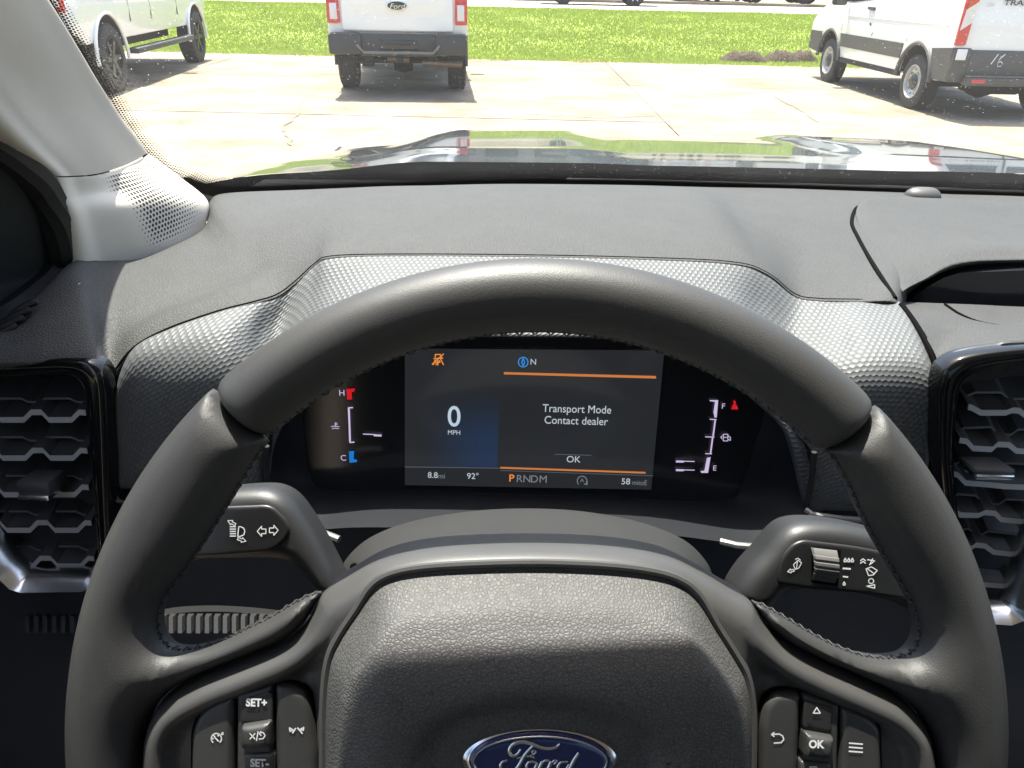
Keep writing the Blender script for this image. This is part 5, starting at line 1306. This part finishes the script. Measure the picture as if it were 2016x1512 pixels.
# grips: rim side and spoke wrapped in one piece
Lin = [(634,1163),(612,1168),(580,1184),(540,1208),(500,1228),(450,1252),(405,1267),(365,1273),(338,1267),(322,1248),(317,1218),(324,1184),(344,1153),(378,1106),(418,1046),(458,982),(500,914),(529,868)]
Lbz = [(283,1640),(283,1512),(289,1440),(306,1392),(338,1357),(400,1322),(480,1290),(560,1256),(598,1226),(620,1190)]
Rin = [(1478,1182),(1500,1188),(1540,1210),(1590,1240),(1640,1266),(1690,1284),(1740,1290),(1778,1284),(1796,1268),(1804,1240),(1798,1205),(1780,1165),(1752,1118),(1722,1068),(1692,1010),(1665,950),(1640,905),(1622,888)]
Rbz = [(1842,1650),(1836,1512),(1824,1440),(1802,1400),(1760,1362),(1690,1328),(1620,1298),(1550,1262),(1510,1228),(1488,1198)]
def grip(inn, bz, a_seam, a_end, name, sgn):
    Pi = [Wp(x, y) for x, y in inn]; Pb = [Wp(x, y) for x, y in bz]
    Pi = [tuple(q) for q in cr(np.array(Pi), np.linspace(0, len(Pi)-1, 90))]; Pb = [tuple(q) for q in cr(np.array(Pb), np.linspace(0, len(Pb)-1, 40))]
    arc = [arcpt(a, RC+RT) for a in np.linspace(a_seam, a_end, 60)]
    poly = arc + Pb + Pi
    v, f = pillow(poly, .0160, .0178, .0026, 0, both=True, soft=True)
    return mk(name, v, f, MT['grip'], sw, local=True)
grip(Lin, Lbz, aL+.006, rad(200), 'grip', -1)
grip(Rin, Rbz, aR-.006, rad(-20), 'grip', 1)
# rim bottom closes the ring below the frame
m = MB(); a0, a1 = rad(198), rad(342)
m.tube([Vector((*arcpt(a, RC), 0)) for a in np.linspace(a0, a1, 60)], RT, 20, upv=(0,0,1)); m.build('rim_lower', MT['rim'], sw, local=True)
# stitching inside the openings and under the top of the rim
def stitch(path, amp, step, name='stitching'):
    P = [Vector(q) for q in path]; L = [0]
    for a, b in zip(P, P[1:]): L.append(L[-1]+(b-a).length)
    m = MB(); n_ = int(L[-1]/step)
    for i in range(n_):
        def pt(d):
            k = max(0, min(len(P)-2, int(np.searchsorted(L, d))-1)); s = (d-L[k])/(L[k+1]-L[k]+1e-9); return P[k].lerp(P[k+1], s)
        a, b = pt(i*step), pt(min(L[-1], i*step+step*.8)); t_ = (b-a).normalized()
        nrm = Vector((-t_.y, t_.x, 0)); o = nrm*amp*(1 if i % 2 else -1)
        m.tube([a-o+Vector((0,0,-.001)), a.lerp(b,.5)+Vector((0,0,.0007)), b+o+Vector((0,0,-.001))], .00036, 5)
    m.build(name, MT['thread'], sw, local=True)
def off(pts, z, d):
    P = [np.array(Wp(x, y)) for x, y in pts]; P = [q for q in cr(np.array(P), np.linspace(0, len(P)-1, 120))]; out = []
    for i, p in enumerate(P):
        t_ = P[min(i+1,len(P)-1)]-P[max(0,i-1)]; t_ /= np.linalg.norm(t_); out.append((p[0]+t_[1]*d, p[1]-t_[0]*d, z))
    return out
stitch(off(Lin, .0022, -.0001), .0005, .0022); stitch(off(Rin, .0022, .0001), .0005, .0022)
stitch([(*arcpt(a, RC-RT*.985), .0022) for a in np.linspace(aL-.02, aR+.02, 160)], .0009, .0032)

# bezel: satin plastic surround
bz_out = [(283,1640),(285,1512),(290,1442),(308,1394),(340,1359),(402,1324),(482,1292),(562,1258),(600,1228),(622,1192),(636,1166),(680,1138),(740,1105),(810,1086),(900,1076),(1050,1072),(1200,1078),(1310,1096),(1385,1130),(1440,1162),(1478,1184),(1490,1200),(1512,1230),(1552,1264),(1622,1300),(1692,1330),(1762,1364),(1804,1402),(1826,1442),(1838,1512),(1844,1650),(1300,1900),(800,1900)]
P = [Wp(x, y) for x, y in bz_out]; n_ = len(P); P = P[:1] + [tuple(q) for q in cr(np.array(P[1:-3]), np.linspace(0, n_-5, 160))] + P[-3:]
bagpts = [(640,1700),(640,1500),(641,1380),(650,1300),(672,1250),(705,1200),(735,1158),(770,1135),(830,1122),(930,1115),(1060,1112),(1190,1117),(1280,1128),(1335,1145),(1372,1175),(1410,1235),(1448,1295),(1468,1335),(1478,1400),(1478,1500),(1474,1700)]
bag2 = np.array([Wp(x, y) for x, y in bagpts]); bag2 = cr(bag2, np.linspace(0, len(bag2)-1, 120))
PO = np.array(P)
def bezz(x, y):
    P_ = np.stack([x, y], 1); d = pdist(P_, bag2); ins = inside(P_, bag2); do = pdist(P_, PO)
    r = np.where(ins & (d > .003), -.004, 0.0)
    side_ = np.clip((np.abs(x)-.080)/.010, 0, 1)             # spoke pods: a ridge, then a dished floor for the buttons
    return r - .0075*np.clip((do-.0095)/.0050, 0, 1)*side_
v, f = pillow(P, .0160, .0115, .0024, -.003, .02, zf=bezz, soft=True)
mk('bezel', v, f, MT['bezel'], sw, local=True)
lp = [Vector((*Wp(x, y, .0125), .0125)) for x, y in [(bagpts[i][0]+(-4 if bagpts[i][0] < 1060 else 4)*min(1, abs(bagpts[i][0]-1060)/250), bagpts[i][1]-4*(bagpts[i][1] < 1200)) for i in range(len(bagpts))]]
MB().tube(spline(lp, 6), .0017, 8).build('bezel_lip', MT['bezel'], sw, local=True)
# airbag pad
zA = .0085
Pb = [Wp(x, y, zA) for x, y in bagpts]; nb = len(Pb); Pb = [tuple(q) for q in cr(np.array(Pb), np.linspace(0, nb-1, 150))]
ex_, ey_ = Wp(1063, 1498, .036)
ytop, ycr = Wp(1060, 1118, .01)[1], Wp(1060, 1296, .03)[1]
def bagz(x, y):
    r2 = ((x-ex_)/.041)**2 + ((y-ey_)/.0195)**2
    u = y - .10*x*0 ; k = (ytop-u)/(ytop-ycr)                # 0 at the top edge, 1 at the crest
    crest = 1 - np.log1p(np.exp(-(np.clip(k, -.2, 4)-.95)*5.0))/5.0/.95
    sm_ = np.clip((.085-np.abs(x))/.03, 0, 1); sm_ = sm_*sm_*(3-2*sm_)
    return .0225*crest*(.45+.55*sm_) - .0045*np.exp(-np.clip(r2-1.0, 0, 9)*5.0)
v, f = pillow(Pb, .0075, .009, .003, zA, .016, zf=lambda x, y: bagz(x, y)*np.clip((pdist(np.stack([x,y],1), np.array(Pb)))/.012, 0, 1))
bag = mk('airbag_pad', v, f, MT['bag'], sw, local=True)
# embossed horn marks
def em(lst, z=.0368, w=.0008):
    m = MB()
    for pts in lst: m.tube([W3(x, y, z) for x, y in pts], w, 6)
    m.build('horn_mark', MT['insert'], bag, local=True)
em([[(757,1470),(758,1520)], [(757,1470),(768,1482),(790,1488),(818,1490)], ci(786,1505,13,3.6,5.9,10)]); em([[(1371,1482),(1371,1525)], [(1371,1482),(1360,1494),(1340,1499),(1310,1502)], ci(1340,1515,13,3.6,5.9,10)])
# emblem
ze = .0350
def ell(cx, cy, a, b, z, n_=64): return [Wp(cx+a*math.cos(2*math.pi*i/n_), cy+b*math.sin(2*math.pi*i/n_), z) for i in range(n_)]
v, f = pillow(ell(1063,1498,160,67,ze), .0042, .0045, .0016, ze-.004, .006); em_o = mk('emblem', v, f, MT['chrome'], sw, local=True)
v, f = pillow(ell(1063,1498,140,56,ze+.0008), .0008, .004, .0022, ze+.0004, .004); mk('emblem_field', v, f, MT['blue'], em_o, local=True)
P = [Vector((*q, ze+.0018)) for q in ell(1063,1498,131,50,ze+.001)]; MB().tube(P+[P[0]], .00035, 6).build('emblem_line', MT['chrome'], em_o, local=True)
FS = [([(835,380),(800,430),(755,445),(720,410),(740,350),(800,315),(860,306),(940,325),(1020,358),(1100,374),(1180,362),(1222,330)], 34), ([(960,342),(915,390),(870,445),(830,520),(790,575),(740,595),(690,575)], 34), ([(795,470),(860,455),(920,450),(970,465)], 18), ([(920,440),(955,432),(982,410),(965,392),(945,410),(962,442)], 14),
      ([(700,490),(655,505),(632,545),(645,595),(700,615)], 26), ([(960,500),(912,512),(890,560),(920,602),(970,575),(988,525),(960,500)], 28), ([(1045,500),(1025,555),(1000,605)], 32), ([(1035,530),(1075,495),(1115,492)], 26), ([(1135,500),(1115,555),(1090,605)], 32), ([(1125,530),(1165,495),(1190,500),(1165,530)], 24),
      ([(1300,505),(1235,512),(1200,560),(1222,602),(1275,590),(1315,530)], 28), ([(1410,415),(1370,480),(1325,565),(1310,612)], 36)]
m = MB()
for pts, wd_ in FS:
    pp = spline([W3(860+x/5.04, 1400+y/5.04, ze+.0016) for x, y in pts], 5); n_ = len(pp)
    rr_ = [wd_/5.04/2*WPX*.93*(.55+.45*math.sin(math.pi*min(1, max(0, .12+.76*i/(n_-1))))) for i in range(n_)]
    m2 = MB().tube(pp, rr_, 8); 
    for q in m2.v: q.z = ze+.0016 + (q.z-ze-.0016)*.35
    m.add(m2.v, m2.f)
m.build('emblem_script', MT['chrome'], em_o, local=True)

# button clusters
def pad(pts, z0, h, r, name, mat, par=None, rnd=.0012, zf=None, res=.002):
    P = round_poly([Wp(x, y, z0) for x, y in pts], rnd); v, f = pillow(P, h, r, res, z0, .006, zf=zf); return mk(name, v, f, MT[mat], par or sw, local=True)
def glyph(lst, par, z, wpx, name='symbol'):
    m = MB()
    for pts in lst:
        P = [W3(x, y, z) for x, y in pts]
        for a, b in zip(P, P[1:]):
            t_ = (b-a).normalized(); s = Vector((-t_.y, t_.x, 0))*wpx*WPX/2; e = t_*wpx*WPX*.3
            m.add([a-s-e, b-s+e, b+s+e, a+s-e], [(0,1,2,3)])
    return m.build(name, MT['white'], par, smooth=False, local=True)
def btext(s, px, py, cap, par, z, bold=.0, sx=1.0):
    x, y = Wp(px, py, z); return put_text(s, cap*WPX*.95/.70, MT['white'], par, Matrix.Translation((x, y, z)), bold=bold*WPX, sx=sx)
zB = .0074
pad([(375,1660),(376,1440),(388,1402),(418,1376),(466,1358),(543,1338),(578,1341),(608,1352),(618,1380),(633,1470),(640,1660)], zB-.0004, .0008, .002, 'button_recess', 'gap', rnd=.003)
b1 = pad([(380,1660),(381,1442),(393,1406),(421,1381),(466,1363),(468,1660)], zB, .0034, .003, 'button', 'button', rnd=.003)
b2 = pad([(470,1660),(470,1362),(541,1343),(545,1660)], zB, .0030, .0015, 'button', 'button')
b3 = pad([(547,1660),(544,1342),(577,1345),(603,1356),(614,1382),(629,1472),(636,1660)], zB, .0034, .003, 'button', 'button', rnd=.003)
pad([(474,1422),(474,1382),(480,1376),(530,1361),(538,1366),(538,1420)], zB+.0032, .0006, .0008, 'rocker_recess', 'insert', b2)
pad([(478,1470),(478,1424),(537,1414),(540,1466)], zB+.0034, .0042, .0026, 'rocker', 'button', b2)
pad([(482,1660),(481,1484),(542,1480),(546,1660)], zB+.0034, .0012, .0018, 'rocker_recess', 'bezel', b2)
btext('SET+', 505, 1384, 15, b2, zB+.0043, .8, .92); btext('SET-', 511, 1503, 15, b2, zB+.0053, .8, .92)
glyph([[(492,1444),(502,1455)], [(502,1444),(492,1455)], [(505,1458),(508,1440)], [(511,1443),(518,1442),(522,1448),(518,1454),(510,1455)], [(514,1440),(510,1444),(514,1448)]], b2, zB+.0080, 2.0)
glyph([ci(426,1454,10,2.3,2*math.pi+.75), [(424,1453),(430,1459)], [(424,1453),(420,1446)], [(416,1454),(420,1454)], [(432,1446),(429,1449)], [(436,1446),(439,1442)], [(437,1443),(439,1446)]], b1, zB+.0037, 2.6)
glyph([[(576,1443),(582,1434)], [(570,1433),(577,1437),(571,1440),(570,1433)], [(586,1433),(595,1444)], [(598,1432),(591,1436),(597,1438),(598,1432)]], b3, zB+.0037, 2.6)
pad([(1485,1660),(1488,1420),(1498,1376),(1522,1354),(1576,1354),(1650,1380),(1702,1396),(1734,1424),(1740,1660)], zB-.0004, .0008, .002, 'button_recess', 'gap', rnd=.003)
c1 = pad([(1491,1660),(1493,1424),(1502,1380),(1524,1358),(1573,1358),(1563,1660)], zB, .0034, .003, 'button', 'button', rnd=.003)
c2 = pad([(1566,1660),(1576,1359),(1648,1383),(1640,1660)], zB, .0030, .0015, 'button', 'button')
c3 = pad([(1643,1660),(1651,1385),(1700,1401),(1729,1428),(1735,1660)], zB, .0034, .003, 'button', 'button', rnd=.003)
pad([(1580,1432),(1582,1378),(1640,1392),(1636,1440)], zB+.0032, .0006, .0008, 'rocker_recess', 'insert', c2)
pad([(1577,1484),(1580,1436),(1638,1446),(1634,1490)], zB+.0034, .0042, .0026, 'rocker', 'button', c2)
pad([(1572,1660),(1575,1496),(1634,1502),(1630,1660)], zB+.0034, .0012, .0018, 'rocker_recess', 'bezel', c2)
btext('OK', 1607, 1466, 15, c2, zB+.0080, .8, .92)
glyph([[(1601,1404),(1608,1393),(1615,1404),(1601,1404)]], c2, zB+.0043, 2.2); glyph([[(1594,1510),(1608,1510),(1601,1520),(1594,1510)]], c2, zB+.0053, 2.2)
glyph([[(1524,1442),(1519,1446),(1524,1450)], [(1519,1446),(1534,1445),(1541,1449),(1543,1456),(1538,1462),(1524,1463)]], c1, zB+.0037, 2.4)
glyph([[(1672,1463),(1698,1465)], [(1672,1471),(1698,1473)], [(1672,1479),(1698,1481)]], c3, zB+.0037, 2.8)
